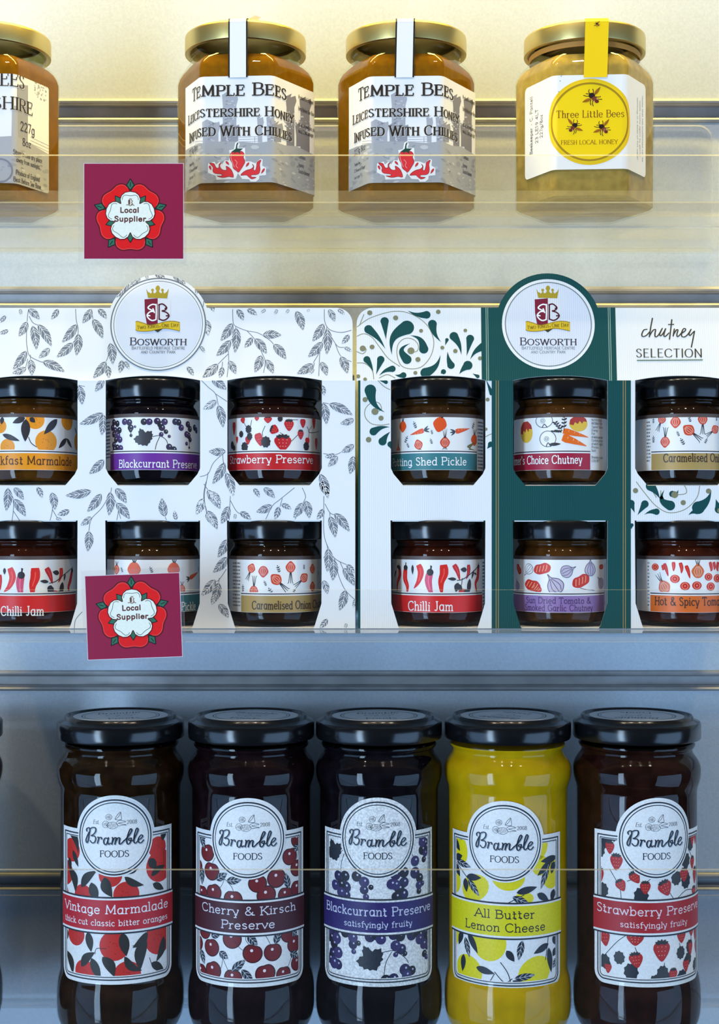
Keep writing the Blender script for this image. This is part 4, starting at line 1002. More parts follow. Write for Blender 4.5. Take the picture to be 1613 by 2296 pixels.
# ------------------------------------------------------------------ tall preserve jars on the bottom shelf
def tall_jar(px_, label, fill, paper=M_texpaper, lx=None, v0=None, band=None, btxt=None, lines=(), draw=None, lidrot=0.0, dy=0.0):
    Y = 0.77 + dy; loc = ((px_ - CX) / F * Y, Y, HC + H3 + .0002)
    r = empty('preserve_jar', loc); tag(r, label, 'preserve jar', 'tall preserve jars on the bottom shelf')
    body = chaikin([(26, 0), (28.5, 1.2), (31.6, 6), (33.2, 12), (33.25, 23), (32.4, 29), (31.2, 33), (31.15, 36), (31.15, 124), (31.3, 127.5), (32.6, 131), (33.25, 134.5), (33.2, 138.5), (31.6, 142.2), (29.2, 145.0), (28.7, 147.4), (30.2, 148.8), (30.5, 150.6), (29.6, 152), (29.2, 153), (29.2, 158)], 2)
    lathe('glass_body', [(0, 1.4), (22, 1.0), (25, 0)] + body, M_glass, r, 96, 40)
    inner = [(max(0, a_ - 0.45), max(2.0, b_)) for a_, b_ in body if 3 < b_ < 150]
    lathe('filling', [(0, 2.2), (28.0, 2.2)] + inner + [(0, inner[-1][1])], fill, r, 72, 60)
    lid = lathe('lid', [(29.4, 154.6), (31.6, 152.9), (32.6, 152.9), (33.0, 153.6), (33.0, 160.6), (32.4, 161.7), (30.6, 162.3), (29.6, 162.9), (29.0, 164.2), (28.4, 164.8), (27.6, 164.6), (27.0, 163.9), (0, 163.9)], M_blacklid, r, 96, 32)
    # paper disc on the lid
    a = Art(); a.disc(0, 0, 24.5, K(206, 210, 214), 0, n=64)
    for rr, w in ((20.0, .6), (18.6, .35)): a.ring(0, 0, rr, w, K(60, 66, 74), 1, n=64)
    text(a, 'Bramble', 0, 7.4, 5.2, K(50, 56, 66), 1, w=.13, contrast=.5, width=22, slant=.2)
    text(a, 'Foods', 0, -13.4, 5.0, K(50, 56, 66), 1, w=.13, contrast=.5, serif=.1, width=16)
    for cx, cy, rx, ry in ((-4, 1, 3.6, 3), (1.5, -2.2, 4.2, 3), (5, 2.4, 3, 2.2)): o = ell(cx, cy, rx, ry, .3, 14); a.line(o, .35, K(70, 76, 86), 1, closed=True)
    ll = build(a, 'lid_label', Flat((0, 0, 163.9 * MM), (math.cos(lidrot), math.sin(lidrot), 0), (-math.sin(lidrot), math.cos(lidrot), 0)), M_paper, lid)
    ll['label'] = 'pale round paper disc on the lid'
    if draw:
        pr = round_prism(31.2, loc, 0, 96); a = Art()
        ul = pr.px(lx[0], 2050)[0]; du = ul + LW if len(lx) == 1 else (ul + pr.px(lx[1], 2050)[0]) / 2
        big_label(a, du, v0, band, btxt, lines, draw); build(a, 'label', pr, paper, r)
def vbot(px_, py_, dy=0.0):
    """height (mm) of a label's lowest edge, from the photo pixel of its bottom centre"""
    Y = 0.77 + dy - .03125; return ((CY - py_) / F * Y - H3) / MM
WT = K(244, 240, 240)
tall_jar(271, 'tall dark jar of vintage marmalade, red oranges on its label', M_jam['vintage'], lx=(145, 382), v0=vbot(263, 2209), band=K(196, 36, 48), btxt=WT,
         lines=(('Vintage Marmalade', 35.6, 4.3, 60.5, -.6), ('thick cut classic bitter oranges', 29.6, 2.9, 60, -.6)), draw=draw_vintage, lidrot=.3)
tall_jar(564, 'tall dark jar of cherry and kirsch preserve with brown band', M_jam['cherry'], lx=(440, 680), v0=vbot(560, 2215), band=K(74, 22, 34), btxt=K(226, 222, 230),
         lines=(('Cherry & Kirsch', 36.3, 4.0, 53, 0), ('Preserve', 29.4, 4.0, 27.5, 0)), draw=draw_cherry, lidrot=-.2)
tall_jar(850, 'tall dark jar of blackcurrant preserve with navy band', M_jam['currant'], paper=M_flecked, lx=(730, 968), v0=vbot(849, 2214), band=K(48, 34, 104), btxt=K(214, 214, 232),
         lines=(('Blackcurrant Preserve', 35.6, 4.3, 62, 0), ('satisfyingly fruity', 29.8, 2.9, 36, 0)), draw=draw_currant, lidrot=.1)
tall_jar(1138.5, 'tall jar of bright yellow lemon cheese among dark jars', M_lemon, lx=(1015, 1257), v0=vbot(1135, 2222), band=K(226, 214, 10), btxt=K(44, 40, 44),
         lines=(('All Butter', 36.0, 4.1, 31, 0), ('Lemon Cheese', 29.4, 4.1, 43, 0)), draw=draw_lemon, lidrot=2.6)
tall_jar(1428, 'tall dark jar of strawberry preserve at the right end of the bottom shelf', M_jam['strawberry'], lx=(1334,), v0=vbot(1450, 2215), band=K(176, 34, 40), btxt=K(240, 214, 218),
         lines=(('Strawberry Preserve', 36.0, 4.2, 63, 0), ('satisfyingly fruity', 29.8, 2.9, 37, 0)), draw=draw_straw, lidrot=3.0)
tall_jar(-139, 'sliver of a black lidded jar at the left edge, bottom shelf', M_jam['cherry'], lidrot=.6)
# ------------------------------------------------------------------ gift cartons on the middle shelf
YF = 0.727
Z1, Z2, Z4, Z5 = Zm(0, 590, 3.36), Zm(430, 640, 4.0325), Zm(0, 1080, 3.36), Zm(430, 1080, 4.0325)
Z3, Z6, Z7 = Zm(780, 590, 3.84), Zm(1090, 590, 3.084), Zm(1090, 1080, 3.084)
VINE_LEAVES = [
 (Z1, '215,345,300,425 150,345,160,395 440,345,385,425 690,345,620,455 740,345,805,420 205,440,140,555 245,470,275,655 285,460,390,630 45,395,-10,450 65,505,-10,530 580,460,465,600 590,530,575,700 550,600,425,710 700,420,775,570 375,640,290,715 200,660,95,805 228,725,240,850 320,740,490,820 200,790,90,830 830,600,850,765 800,740,700,870 805,770,820,870 920,730,900,830 935,740,975,800 1410,780,1460,850 1613,770,1530,860 780,870,715,970 590,920,620,1070 780,1130,595,1215 780,1140,765,1300 1613,1040,1530,1100 785,1480,670,1590 1545,450,1570,550 970,140,870,260 1055,100,975,180 1100,80,1110,130 1165,75,1250,125 1305,90,1400,160 1490,170,1475,240 1575,290,1613,370'),
 (Z2, '410,215,470,320 500,215,595,270 670,215,620,250 775,215,745,265 880,215,850,255 945,230,1010,410 1050,215,1060,240 370,340,260,505 400,380,390,615 355,495,220,640 550,470,475,565 570,480,680,620 640,450,815,450 740,530,855,670 630,630,570,790 670,670,740,800 240,710,95,835 335,680,400,805 280,735,250,840 1240,215,1295,330 1320,215,1385,265 1195,345,1090,510 1225,390,1220,630 1185,510,1050,650 1425,445,1355,530 1380,560,1450,600 1350,640,1410,800 1100,710,950,800 1170,690,1225,820 1105,750,1065,805 130,310,150,450 75,550,120,610 180,845,318,945 225,1040,100,1120 240,1080,285,1290 310,1500,150,1500 300,1600,185,1800 310,1690,380,1910 165,1865,265,1980 105,1930,60,1990 1175,900,1200,1000 1185,1060,1220,1260 1240,1070,1460,1175 1470,1210,1340,1250 1470,1440,1350,1510 1320,1540,1230,1640 1300,1530,1200,1550 1465,1540,1430,1710 1160,1700,1235,1930'),
 (Z4, '60,45,45,225 105,45,180,140 100,130,195,265 280,40,320,125 390,80,415,215 525,215,430,250 420,275,475,295 690,70,490,105 765,90,655,230 830,75,820,260 870,50,955,165 875,160,980,285 690,265,605,330 670,370,660,530 1245,265,1220,120 1330,290,1315,215 1535,130,1475,245 1550,240,1613,330 1565,60,1613,170 1613,740,1520,860 1613,850,1595,930'),
 (Z5, '160,95,260,250 105,150,40,300 135,260,235,435 335,220,265,385 340,20,380,130 435,275,540,345 395,290,385,345 560,60,615,145 650,55,755,150 730,215,580,275 790,225,750,345 810,205,905,250 1005,190,920,330 1030,170,1065,335 320,520,235,690 325,680,190,825 215,885,85,1030 245,910,190,1110 245,1105,335,1235 1160,0,1240,140 1195,245,1130,345 1250,310,1300,510 1290,285,1430,455 1235,600,1225,820 1280,700,1275,900 1400,750,1475,830 1370,780,1475,945 1190,890,1230,1020 1390,980,1335,1170 1480,1060,1460,1140 1230,1240,1155,1325 1400,1280,1385,1330')]
VINE_STEMS = [
 (Z1, '215,345 205,430 200,560 205,640 225,700 300,740 330,745|220,400 250,450 300,470|570,345 575,430 590,500 580,560 550,600|690,345 700,420|830,600 815,700 800,740|230,690 230,740|210,720 190,800|1540,270 1530,330|590,920 640,930'),
 (Z2, '370,215 375,330 400,370 500,410 600,430 700,490 740,530|400,370 370,480 330,520 335,680 320,830|500,410 580,500 640,620 665,690 650,790|330,620 240,710|280,690 275,740|1200,215 1205,330 1250,400 1350,425 1445,405|1225,370 1180,510 1160,600 1150,820|1260,460 1320,550 1380,560|1300,530 1350,640 1445,690|1160,600 1100,700|1110,700 1100,750|80,850 150,920 215,980 240,1080|215,980 320,1050|310,1500 200,1600 150,1700 75,1730|150,1690 120,1850 110,1950|280,1530 290,1620 310,1690|1185,1060 1240,1070|1190,1520 1300,1530 1400,1480 1470,1440'),
 (Z4, '60,45 100,130 100,220 90,295|100,220 150,295|390,80 395,210 375,300|395,210 430,270|840,45 830,90 765,200 690,280 670,370|840,90 890,200 880,290|890,210 910,280|1245,265 1255,290|1550,20 1540,130 1560,250|620,980 570,1040 560,1110'),
 (Z5, '130,0 110,100 115,180 135,260|110,20 160,95|350,130 345,220 340,345|350,170 400,260 435,290|930,55 800,160 730,220 670,340|820,150 800,225|1000,55 1030,130 1010,190 935,340|1195,130 1195,245 1195,450 1220,560 1290,690 1400,750|1205,200 1250,280 1290,300|1250,280 1250,320|1220,560 1230,620 1195,690|1290,690 1330,850 1390,980 1480,1070|1340,720 1370,790|315,790 245,890 215,900|250,870 245,920')]
FOLD = 853
def vines(a, T, front):
    for zf, s in VINE_LEAVES:
        for t in s.split():
            x0, y0, x1, y1 = (float(v) for v in t.split(','))
            p, q = zf(x0, y0), zf(x1, y1)
            if ((p[1] + q[1]) / 2 > FOLD) != front: continue
            A, B = T(*p), T(*q); L = math.dist(A, B)
            leaf(a, A, B, min(4.4, max(1.7, L * .46)), GREYLEAF, 1, vein=WHITE, vw=.23, nv=5 if L > 7 else 3, bend=.04)
    for zf, s in VINE_STEMS:
        for t in s.split('|'):
            pts = [zf(*(float(v) for v in k.split(','))) for k in t.split()]
            if (sum(p[1] for p in pts) / len(pts) > FOLD) != front: continue
            a.line(smooth([T(*p) for p in pts], 6), .32, GREYLEAF, 1)
GREEN, GOLDY = K(8, 74, 73), K(150, 146, 116)
def drop(a, T, tip, bulb, r, col, z, bend=0.0):
    A, B = T(*tip), T(*bulb); R = r
    dx, dy = B[0] - A[0], B[1] - A[1]; L = math.hypot(dx, dy); nx, ny = -dy / L, dx / L
    spine = []
    for i in range(13):
        t = i / 12; b = bend * L * math.sin(math.pi * t); spine.append((A[0] + dx * t + nx * b, A[1] + dy * t + ny * b))
    a.line(spine, [2 * R * (i / 12) ** 1.15 for i in range(13)], col, z); a.disc(B[0], B[1], R * 1.0, col, z, n=18)
ORN_TOP = dict(
 drops='325,740,180,570,38,.06 330,660,318,500,36,0 380,790,510,555,62,-.22 535,622,655,740,40,-.22 540,690,510,830,40,.42 805,680,730,525,38,-.1 515,408,680,445,34,.1 980,790,915,630,38,.08 1025,800,1055,650,34,0 1055,830,1165,720,36,-.1 860,760,890,880,32,.06 840,710,855,660,15,0 800,790,670,945,44,-.15 960,955,1035,880,40,-.05 220,940,165,830,30,.05 245,960,285,830,32,0 270,970,385,910,28,-.1 405,960,480,965,26,.1 800,950,825,935,22,0 1075,950,1120,975,16,0',
 dots='190,428,22 413,472,22 780,420,20 632,583,17 210,722,21 605,830,22 815,728,17 927,757,19 1013,580,16 1140,820,18 583,945,17 90,975,18 130,735,26 545,755,30 150,1000,16',
 lines='80,550 200,470 400,415 550,440 680,530 740,660 720,790 640,890 540,910 460,880 425,790 435,700 490,650 560,655 605,700 600,755 545,770|80,630 140,608 210,640 280,730 350,820 450,890|75,760 130,780 160,745 130,720|80,860 150,865 210,920 225,1000|140,440 100,540|270,990 340,960 410,990')
ORN_FRONT = dict(
 drops='320,1285,195,1095,50,-.16 365,1412,222,1450,34,.1 368,1450,300,1535,35,.05 370,1600,368,1560,26,0 270,1010,330,1025,16,0 1190,1000,1240,1120,20,0 1200,1600,1232,1560,24,0',
 dots='150,1175,22 287,1335,22 180,1520,24 235,1278,30 1205,1175,17 1190,1430,14',
 lines='235,1280 290,1260 270,1205 210,1200 155,1250 150,1320 200,1380 280,1395 360,1385|260,1010 310,1060 365,1090|1180,1500 1215,1480 1240,1470')
ORN_LOW = dict(
 drops='1048,232,1100,155,26,0 1095,228,1180,208,22,-.1 1030,215,1005,150,24,0 1235,55,1275,165,34,.35 1330,55,1290,85,22,-.3 1205,120,1140,30,34,.05 1240,180,1215,110,12,.1 1560,60,1470,180,44,-.12 1400,232,1460,205,20,-.1 1590,120,1613,190,30,0 1005,330,1010,300,12,0',
 dots='1035,62,18 1365,145,18 1540,65,18 1306,90,24 1620,200,20 1010,980,0',
 lines='1040,0 1100,80 1180,170 1270,215 1380,190 1460,110 1480,20|1210,60 1215,130 1260,190|1310,92 1385,80 1375,30 1330,15|1120,10 1180,110')
def ornament(a, T, zf, D):
    u = 1.0 / (4.539 * (3.84 if zf is Z3 else 3.084))
    for t in D['drops'].split():
        v = [float(k) for k in t.split(',')]; drop(a, T, zf(v[0], v[1]), zf(v[2], v[3]), v[4] * u, GREEN, 2, -v[5])
    for t in D['dots'].split():
        v = [float(k) for k in t.split(',')]
        if v[2]: p = T(*zf(v[0], v[1])); a.disc(p[0], p[1], v[2] * u, K(136, 132, 100), 3, n=16)
    for t in D['lines'].split('|'):
        a.line(smooth([T(*zf(*(float(c) for c in k.split(',')))) for k in t.split()], 7), .38, GOLDY, 1)

def carton(label, x0, x1, hx0, hx1, jars, cols, deco_front, deco_header, rc, rcr, matl, round_l, round_r, base_front, tabcol):
    Xc = ((x0 + x1) / 2 - CX) / F * YF; zb = HC + H2 + .0003; loc = (Xc, YF, zb)
    r = empty('gift_carton', loc); tag(r, label, 'gift carton', 'printed card cartons on the middle shelf')
    front = Flat((Xc, YF, zb), (1, 0, 0), (0, 0, 1), loc)
    T = front.px
    ztop = zpx(FOLD, YF); top_v = (ztop - zb) / MM; ul, ur = T(x0, 1200)[0], T(x1, 1200)[0]
    holes = []
    for c in jars:
        holes.append([T(c - 106, FOLD - 6), T(c + 106, FOLD - 6), T(c + 106, 1050), T(c + 100, 1063), T(c + 78, 1089), T(c - 78, 1089), T(c - 100, 1063), T(c - 106, 1050)])
        holes.append([T(c - 107, 1167), T(c + 106, 1167), T(c + 105, 1376), T(c + 90, 1403), T(c + 88, 1409.6), T(c - 88, 1409.6), T(c - 90, 1403), T(c - 105, 1376)])
    a = Art(); a.clip = [(ul, 0), (ur, 0), (ur, top_v), (ul, top_v)]; a.holes = holes
    base_front(a, T, ul, ur, top_v); deco_front(a, T); a.clip = None; a.holes = []
    # board thickness: back face and the cut edges
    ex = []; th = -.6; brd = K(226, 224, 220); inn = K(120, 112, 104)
    rect_ = [(ul, 0), (ur, 0), (ur, top_v), (ul, top_v)]; L = [rect_]
    for h in holes: L = [q for t in L for q in subtract(t, h)]
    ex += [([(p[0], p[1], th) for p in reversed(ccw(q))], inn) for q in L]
    for lp, sgn in [(rect_, 1)] + [(h, -1) for h in holes]:
        lp = ccw(lp)
        for i in range(len(lp)):
            p, q = lp[i], lp[(i + 1) % len(lp)]
            if p[1] > top_v - .05 and q[1] > top_v - .05: continue
            p, q = (p[0], min(p[1], top_v)), (q[0], min(q[1], top_v)); f = [(p[0], p[1], 0), (p[0], p[1], th), (q[0], q[1], th), (q[0], q[1], 0)]
            ex.append((f if sgn > 0 else list(reversed(f)), brd))
    for c in jars:      # folded-in flap along the top of each lower opening
        p, q = T(c - 103, 1166.5), T(c + 102, 1166.5)
        for dz, cc in ((0, brd), (-.7, brd)): ex.append(([(p[0], p[1] + dz, -.6), (p[0], p[1] + dz + .2, -6), (q[0], q[1] + dz + .2, -6), (q[0], q[1] + dz, -.6)], cc))
        ex.append(([(p[0], p[1] - .7, -.6), (q[0], q[1] - .7, -.6), (q[0], q[1], -.6), (p[0], p[1], -.6)], brd))
    build(a, 'front_panel', front, matl, r, off=0.0, extra=ex)
    # leaning header with its round tab
    y2 = 0.732; up = Vector((0, y2 - YF, zpx(690, y2) - ztop)); hd = Flat((Xc, YF, ztop), (1, 0, 0), up, loc); T2 = hd.px
    hl, hr = T2(hx0, 760)[0], T2(hx1, 760)[0]; ht = up.length / MM
    cc = T2(rc[0], rc[1]); R = T2(rc[0] + rcr, rc[1])[0] - cc[0]; Rv = R * 1.0
    rr = rrect(hl, -.2, hr, ht, 8.2, n=8, corners=(0, round_r, round_l, 0))
    tab = ell(cc[0], cc[1], R, Rv, 0, 64)
    lens = []
    for c in jars:
        A, B = T2(c - 107, FOLD), T2(c + 107, FOLD); n = 14
        lens.append([(A[0], -.4), (B[0], -.4)] + [(B[0] + (A[0] - B[0]) * k / n, 2.4 * (1 - (2 * k / n - 1) ** 2) + .05) for k in range(n + 1)])
    a = Art(); a.holes = lens
    uptab, _ = halfplane(tab, 0, 1, -ht)
    for region, isrect in ((rr, True), (uptab, False)):
        a.clip = region; deco_header(a, T2, region, isrect, tabcol)
    a.clip = None
    white_r = rcr * .905; k = R / rcr
    if tabcol is WHITE:      # grey double ring on the leaf printed carton
        a.disc(cc[0], cc[1], 107 * k, WHITE, 4, n=72); a.ring(cc[0], cc[1], 106 * k, 2.6 * k, K(112, 116, 124), 5, n=72); a.ring(cc[0], cc[1], 99.5 * k, 1.3 * k, K(112, 116, 124), 5, n=72)
        a.disc(cc[0], cc[1], 96 * k, K(224, 226, 234), 5, n=72)
    else:
        a.disc(cc[0], cc[1], 104 * k, WHITE, 6, n=72); a.disc(cc[0], cc[1], 96.5 * k, K(224, 226, 234), 7, n=72)
        a.ring(cc[0], cc[1], 96.5 * k, 2.2 * k, K(120, 132, 130), 8, n=72)
    a.holes = []
    zc = Zm(1120 + rc[0] - 1230, 610 + (rc[1] - 727), 7.013); crest(a, lambda x, y: T2(*zc(x, y)), k / 7.013, 8)
    ex = []
    for q in [rr, uptab]:
        L = [q]
        for h in lens: L = [s_ for t in L for s_ in subtract(t, h)]
        ex += [([(p[0], p[1], -.5) for p in reversed(ccw(s_))], K(214, 212, 208)) for s_ in L]
        q = ccw(q)
        for i in range(len(q)):
            p, s_ = q[i], q[(i + 1) % len(q)]
            if p[1] < .1 and s_[1] < .1: continue
            ex.append(([(p[0], p[1], 0), (p[0], p[1], -.5), (s_[0], s_[1], -.5), (s_[0], s_[1], 0)], brd))
    build(a, 'header', hd, matl, r, off=0.0, extra=ex)
    # the rest of the box
    W0, W1 = (ul) * MM, (ur) * MM; D = .0925; T_ = .0006; hh = top_v * MM + .0032
    card = simple('carton_board', K(214, 212, 208), .7) if 'carton_board' not in MATS else MATS['carton_board']
    for nm, b in (('side_panel', (W0, W0 + T_, T_, D, 0, hh - .0036)), ('side_panel', (W1 - T_, W1, T_, D, 0, hh - .0036)), ('back_panel', (W0 + T_, W1 - T_, D - T_, D, T_, hh - T_)),
                  ('base_panel', (W0 + T_, W1 - T_, .0008, D, 0, T_)), ('top_panel', (W0 + T_, W1 - T_, .0042, D, hh - T_, hh)), ('inner_tray', (W0 + T_, W1 - T_, .0008, D - T_, HC + .0187 - .001 - zb, HC + .0187 - zb))):
        boxes(nm, [b], card, r)
    return loc
J1, J2 = (68, 343, 616), (983, 1257, 1531)
def bf_vine(a, T, ul, ur, tv): a.rect(ul, 0, ur, tv, WHITE, 0)
def dh_vine(a, T, region, isrect, tabcol):
    a.cv(region, WHITE, 0) if isrect else a.cv(region, WHITE, 0)
    vines(a, T, False)
carton('white gift carton printed with grey trailing leaves', -87, 797, -76, 791, J1, None, lambda a, T: vines(a, T, True), dh_vine, (355, 727), 115, M_card, 1, 1, bf_vine, WHITE)
def bf_green(a, T, ul, ur, tv):
    a.rect(ul, 0, ur, tv, WHITE, 0)
    u = lambda x: T(x, 1200)[0]
    a.rect(ul, 0, u(808.5), tv, GREEN, 1)
    for x0_, x1_ in ((1103, 1415),):
        a.rect(u(x0_), 0, u(x1_), tv, GREEN, 4)
    for x in (1113, 1118, 1398, 1403): a.rect(u(x - .8), 0, u(x + .8), tv, K(170, 140, 80), 5)
def df_green(a, T): ornament(a, T, Z3, ORN_FRONT); ornament(a, T, Z7, ORN_LOW)
def dh_green(a, T, region, isrect, tabcol):
    a.cv(region, WHITE if isrect else GREEN, 0)
    if not isrect: return
    u = lambda x: T(x, 770)[0]
    ornament(a, T, Z3, ORN_TOP)
    a.rect(u(1080), -1, u(1382), 60, GREEN, 4)
    for x in (1091, 1095, 1366, 1370): a.rect(u(x - .8), -1, u(x + .8), 60, K(150, 176, 160), 5)
    zc = Zm(1410, 690, 7.946); c = lambda x, y: T(*zc(x, y)); dk = K(66, 60, 46)
    strokes(a, [[(330, 385), (270, 400), (235, 480), (260, 515), (320, 490), (385, 420)], [(425, 190), (395, 350), (370, 520)], [(375, 500), (430, 410), (480, 390), (470, 470), (480, 520), (530, 490), (600, 370)],
                [(600, 370), (555, 470), (575, 500), (620, 450), (660, 375)], [(660, 375), (630, 480), (650, 515), (720, 450)], [(770, 215), (750, 400), (730, 560)], [(710, 300), (805, 298)],
                [(815, 380), (795, 505)], [(795, 490), (850, 400), (880, 400), (860, 480), (880, 515), (960, 430)], [(940, 460), (1010, 410), (1010, 375), (975, 380), (945, 450), (950, 510), (1000, 520), (1060, 470), (1115, 385)],
                [(1115, 385), (1080, 460), (1095, 495), (1150, 440), (1170, 420)], [(1175, 420), (1150, 550), (1120, 700)]], .62, dk, 4, c, contrast=.2, n=5)
    p0, p1 = c(140, 882), c(1312, 876); text(a, 'SELECTION', (p0[0] + p1[0]) / 2, p0[1], c(0, 735)[1] - c(0, 882)[1], dk, 4, w=.14, contrast=.5, width=p1[0] - p0[0], gap=.16)
    a.line([c(148, 940), c(1322, 930)], .6, K(110, 130, 112), 4)
carton('green and white gift carton with swirling leaf ornament and chutney lettering', 803.5, 1712, 800, 1705, J2, None, df_green, dh_green, (1230, 727), 118, M_ridged, 1, 1, bf_green, GREEN)

# ------------------------------------------------------------------ small jars in the cartons
def small_jar(px_, row, label, fill, art):
    Y = 0.748; z = HC + (.0189 if row == 0 else H2 + .0011); loc = ((px_ - CX) / F * Y, Y, z)
    r = empty('small_preserve_jar', loc); tag(r, label, 'small jar', 'small black lidded jars in the cartons')
    body = chaikin([(19.8, 0), (21.2, .5), (22.6, 2.6), (23.3, 6.4), (23.3, 9), (23.3, 34.6), (23.0, 36.8), (21.8, 38.8), (20.9, 39.8), (20.9, 41.0), (21.7, 41.7), (21.7, 42.5), (20.9, 43.2), (20.9, 49)], 2)
    lathe('glass_body', [(0, 1.6), (16, 1.4), (18, .2)] + body, M_glass, r, 80, 40)
    inner = [(a_ - 0.4, max(1.9, b_)) for a_, b_ in body if 2 < b_ < 42.6]
    lathe('filling', [(0, 2.0), (21.2, 2.0)] + inner + [(0, inner[-1][1])], fill, r, 64, 60)
    lathe('lid', [(21.2, 44.2), (22.6, 43.1), (23.3, 43.1), (23.65, 43.7), (23.65, 50.9), (23.1, 52.0), (21.9, 52.4), (20.9, 52.2), (20.2, 51.8), (0, 51.8)], M_blacklid, r, 80, 34)
    pr = round_prism(23.3, loc, 0, 72); a = Art(); art(a, pr); build(a, 'label', pr, M_paper, r)
HAND = dict(w=.125, serif=.13, jit=.025)
def name(a, q, s, x0, x1, y, h, col, slack=0, **kw):
    p0, p1 = q(x0, y), q(x1, y); o = dict(HAND); o.update(kw)
    text(a, s, (p0[0] + p1[0]) / 2, (p0[1] + p1[1]) / 2 if slack == 0 else p0[1], h, col, 8, width=p1[0] - p0[0], seed=len(s), **o)
FULL = 40.0
OR = K(238, 150, 24)
def art_marmalade(a, pr):
    q = lambda x, y: pr.px(*Z1(x, y)); small_label(a, pr, OR, -FULL, FULL, None, q(577, 1500)[0]); clip_pattern(a, -FULL, FULL)
    for x, y, r in ((5, 1230, 3.4), (265, 1180, 4.6), (510, 1190, 4.6), (350, 1345, 5.6), (55, 1385, 4.0), (575, 1350, 4.2)): orange(a, *q(max(x, 2), y), r, OR, 1)
    for x, y, r in ((-22, 20, 5), (-30, 28, 5)): orange(a, x, y, r, OR, 1)
    for p0, p1, w in (((195, 1175), (190, 1345), 4.4), ((430, 1175), (330, 1290), 3.6), ((20, 1290), (150, 1340), 2.6), ((190, 1165), (95, 1205), 3), ((225, 1165), (265, 1200), 2.4), ((20, 1160), (12, 1215), 2.4), ((500, 1320), (440, 1395), 2.6), ((500, 1320), (540, 1395), 2), ((560, 1240), (578, 1300), 1.2)): leaf(a, q(*p0), q(*p1), w, DARK, 3)
    a.line(smooth([q(215, 1310), q(235, 1355), q(275, 1385)], 5), .35, DARK, 3); a.clip = None
    t = q(535, 1525); text(a, 'Breakfast Marmalade', t[0], t[1], 4.0, K(90, 50, 20), 8, align='r', width=50, **HAND)
PUR = K(112, 48, 150)
def art_blackcurrant(a, pr):
    q = lambda x, y: pr.px(*Z1(x, y)); lo = q(835, 1500)[0]; small_label(a, pr, PUR, -FULL, FULL, lo, None); smallprint(a, -34, lo, 5); clip_pattern(a, lo - 1, FULL)
    pts = [(860, 1200), (885, 1210), (940, 1195), (975, 1200), (985, 1240), (1018, 1232, .4), (985, 1260, .6), (988, 1298, .5), (850, 1240), (870, 1260), (900, 1260), (890, 1300), (860, 1290), (875, 1330), (905, 1330), (860, 1370), (885, 1390), (910, 1395), (865, 1400), (1085, 1195), (1125, 1195), (1185, 1190), (1210, 1215), (1240, 1195), (1220, 1240), (1250, 1270, .7), (1275, 1305, .5), (1320, 1195), (1345, 1200), (1365, 1240), (1275, 1385), (1310, 1405), (1215, 1290, .7), (1415, 1215), (1430, 1250), (1405, 1290), (1420, 1300), (1432, 1330, .8), (1405, 1360, .6), (1425, 1390, .4), (1465, 1240), (1478, 1260)]
    currants(a, [q(p[0], p[1]) + ((p[2],) if len(p) > 2 else ()) for p in pts], 1.65, 1, (K(58, 44, 72), K(42, 38, 46), K(70, 50, 92)))
    trefoil(a, *q(1085, 1320), 5.2, 2, K(62, 60, 66), .4)
    for s in (((1140, 1310), (1200, 1300), (1250, 1330), (1265, 1370)), ((1205, 1305), (1180, 1360), (1170, 1405)), ((980, 1190), (988, 1290)), ((1430, 1300), (1425, 1385))): a.line(smooth([q(*p) for p in s], 5), .3, DARK, 2)
    a.clip = None
    t = q(900, 1540); text(a, 'Blackcurrant Preserve', t[0], t[1], 3.7, WHITE, 8, align='l', width=46, **HAND)
RED = K(200, 30, 34)
def art_strawberry(a, pr):
    q = lambda x, y: pr.px(*Z2(x, y)); small_label(a, pr, RED, -FULL, FULL, None, q(1158, 1600)[0]); clip_pattern(a, -FULL, FULL)
    for x, y, w, h, ro in ((385, 1290, 3, 6.5, 0), (465, 1220, 3, 3, .3), (412, 1395, 1.8, 3.4, 0), (510, 1400, 3.2, 4, 0), (610, 1390, 4, 6.6, .3), (690, 1215, 4, 3, 0), (750, 1305, 4.8, 3.8, 1.2), (880, 1265, 5, 5.2, 0), (825, 1425, 8.6, 7.2, 0), (985, 1350, 3.6, 4.4, 0), (1005, 1245, 3.4, 4.4, 0), (1105, 1240, 3, 6, 0), (1045, 1410, 3, 4, 0), (1125, 1430, 3, 6, 0), (590, 1205, 2.4, 2, 0)): berry(a, *q(x, y), w, h, 3, ro, RED, DARK if w > 4.5 or x in (985, 690) else None)
    for x, y, r in ((515, 1300, 2.2), (450, 1345, 1.8), (525, 1365, 2), (670, 1415, 3), (480, 1460, 2.6), (1035, 1455, 2.4), (370, 1445, 2.2), (800, 1205, 1.6), (385, 1470, 1.6)): roundleaf(a, *q(x, y), r, 5, DARK, x)
    for s in (((545, 1215), (530, 1280), (515, 1340)), ((665, 1270), (640, 1330), (645, 1360)), ((800, 1330), (840, 1360)), ((900, 1410), (960, 1350)), ((900, 1215), (960, 1215)), ((1040, 1275), (1060, 1320), (1055, 1380)), ((1085, 1270), (1060, 1330), (1150, 1320)), ((475, 1240), (500, 1290))): a.line(smooth([q(*p) for p in s], 4), .28, DARK, 2)
    a.clip = None; name(a, q, 'Strawberry Preserve', 352, 1092, 1612, 3.7, WHITE)
TEAL = K(58, 122, 128)
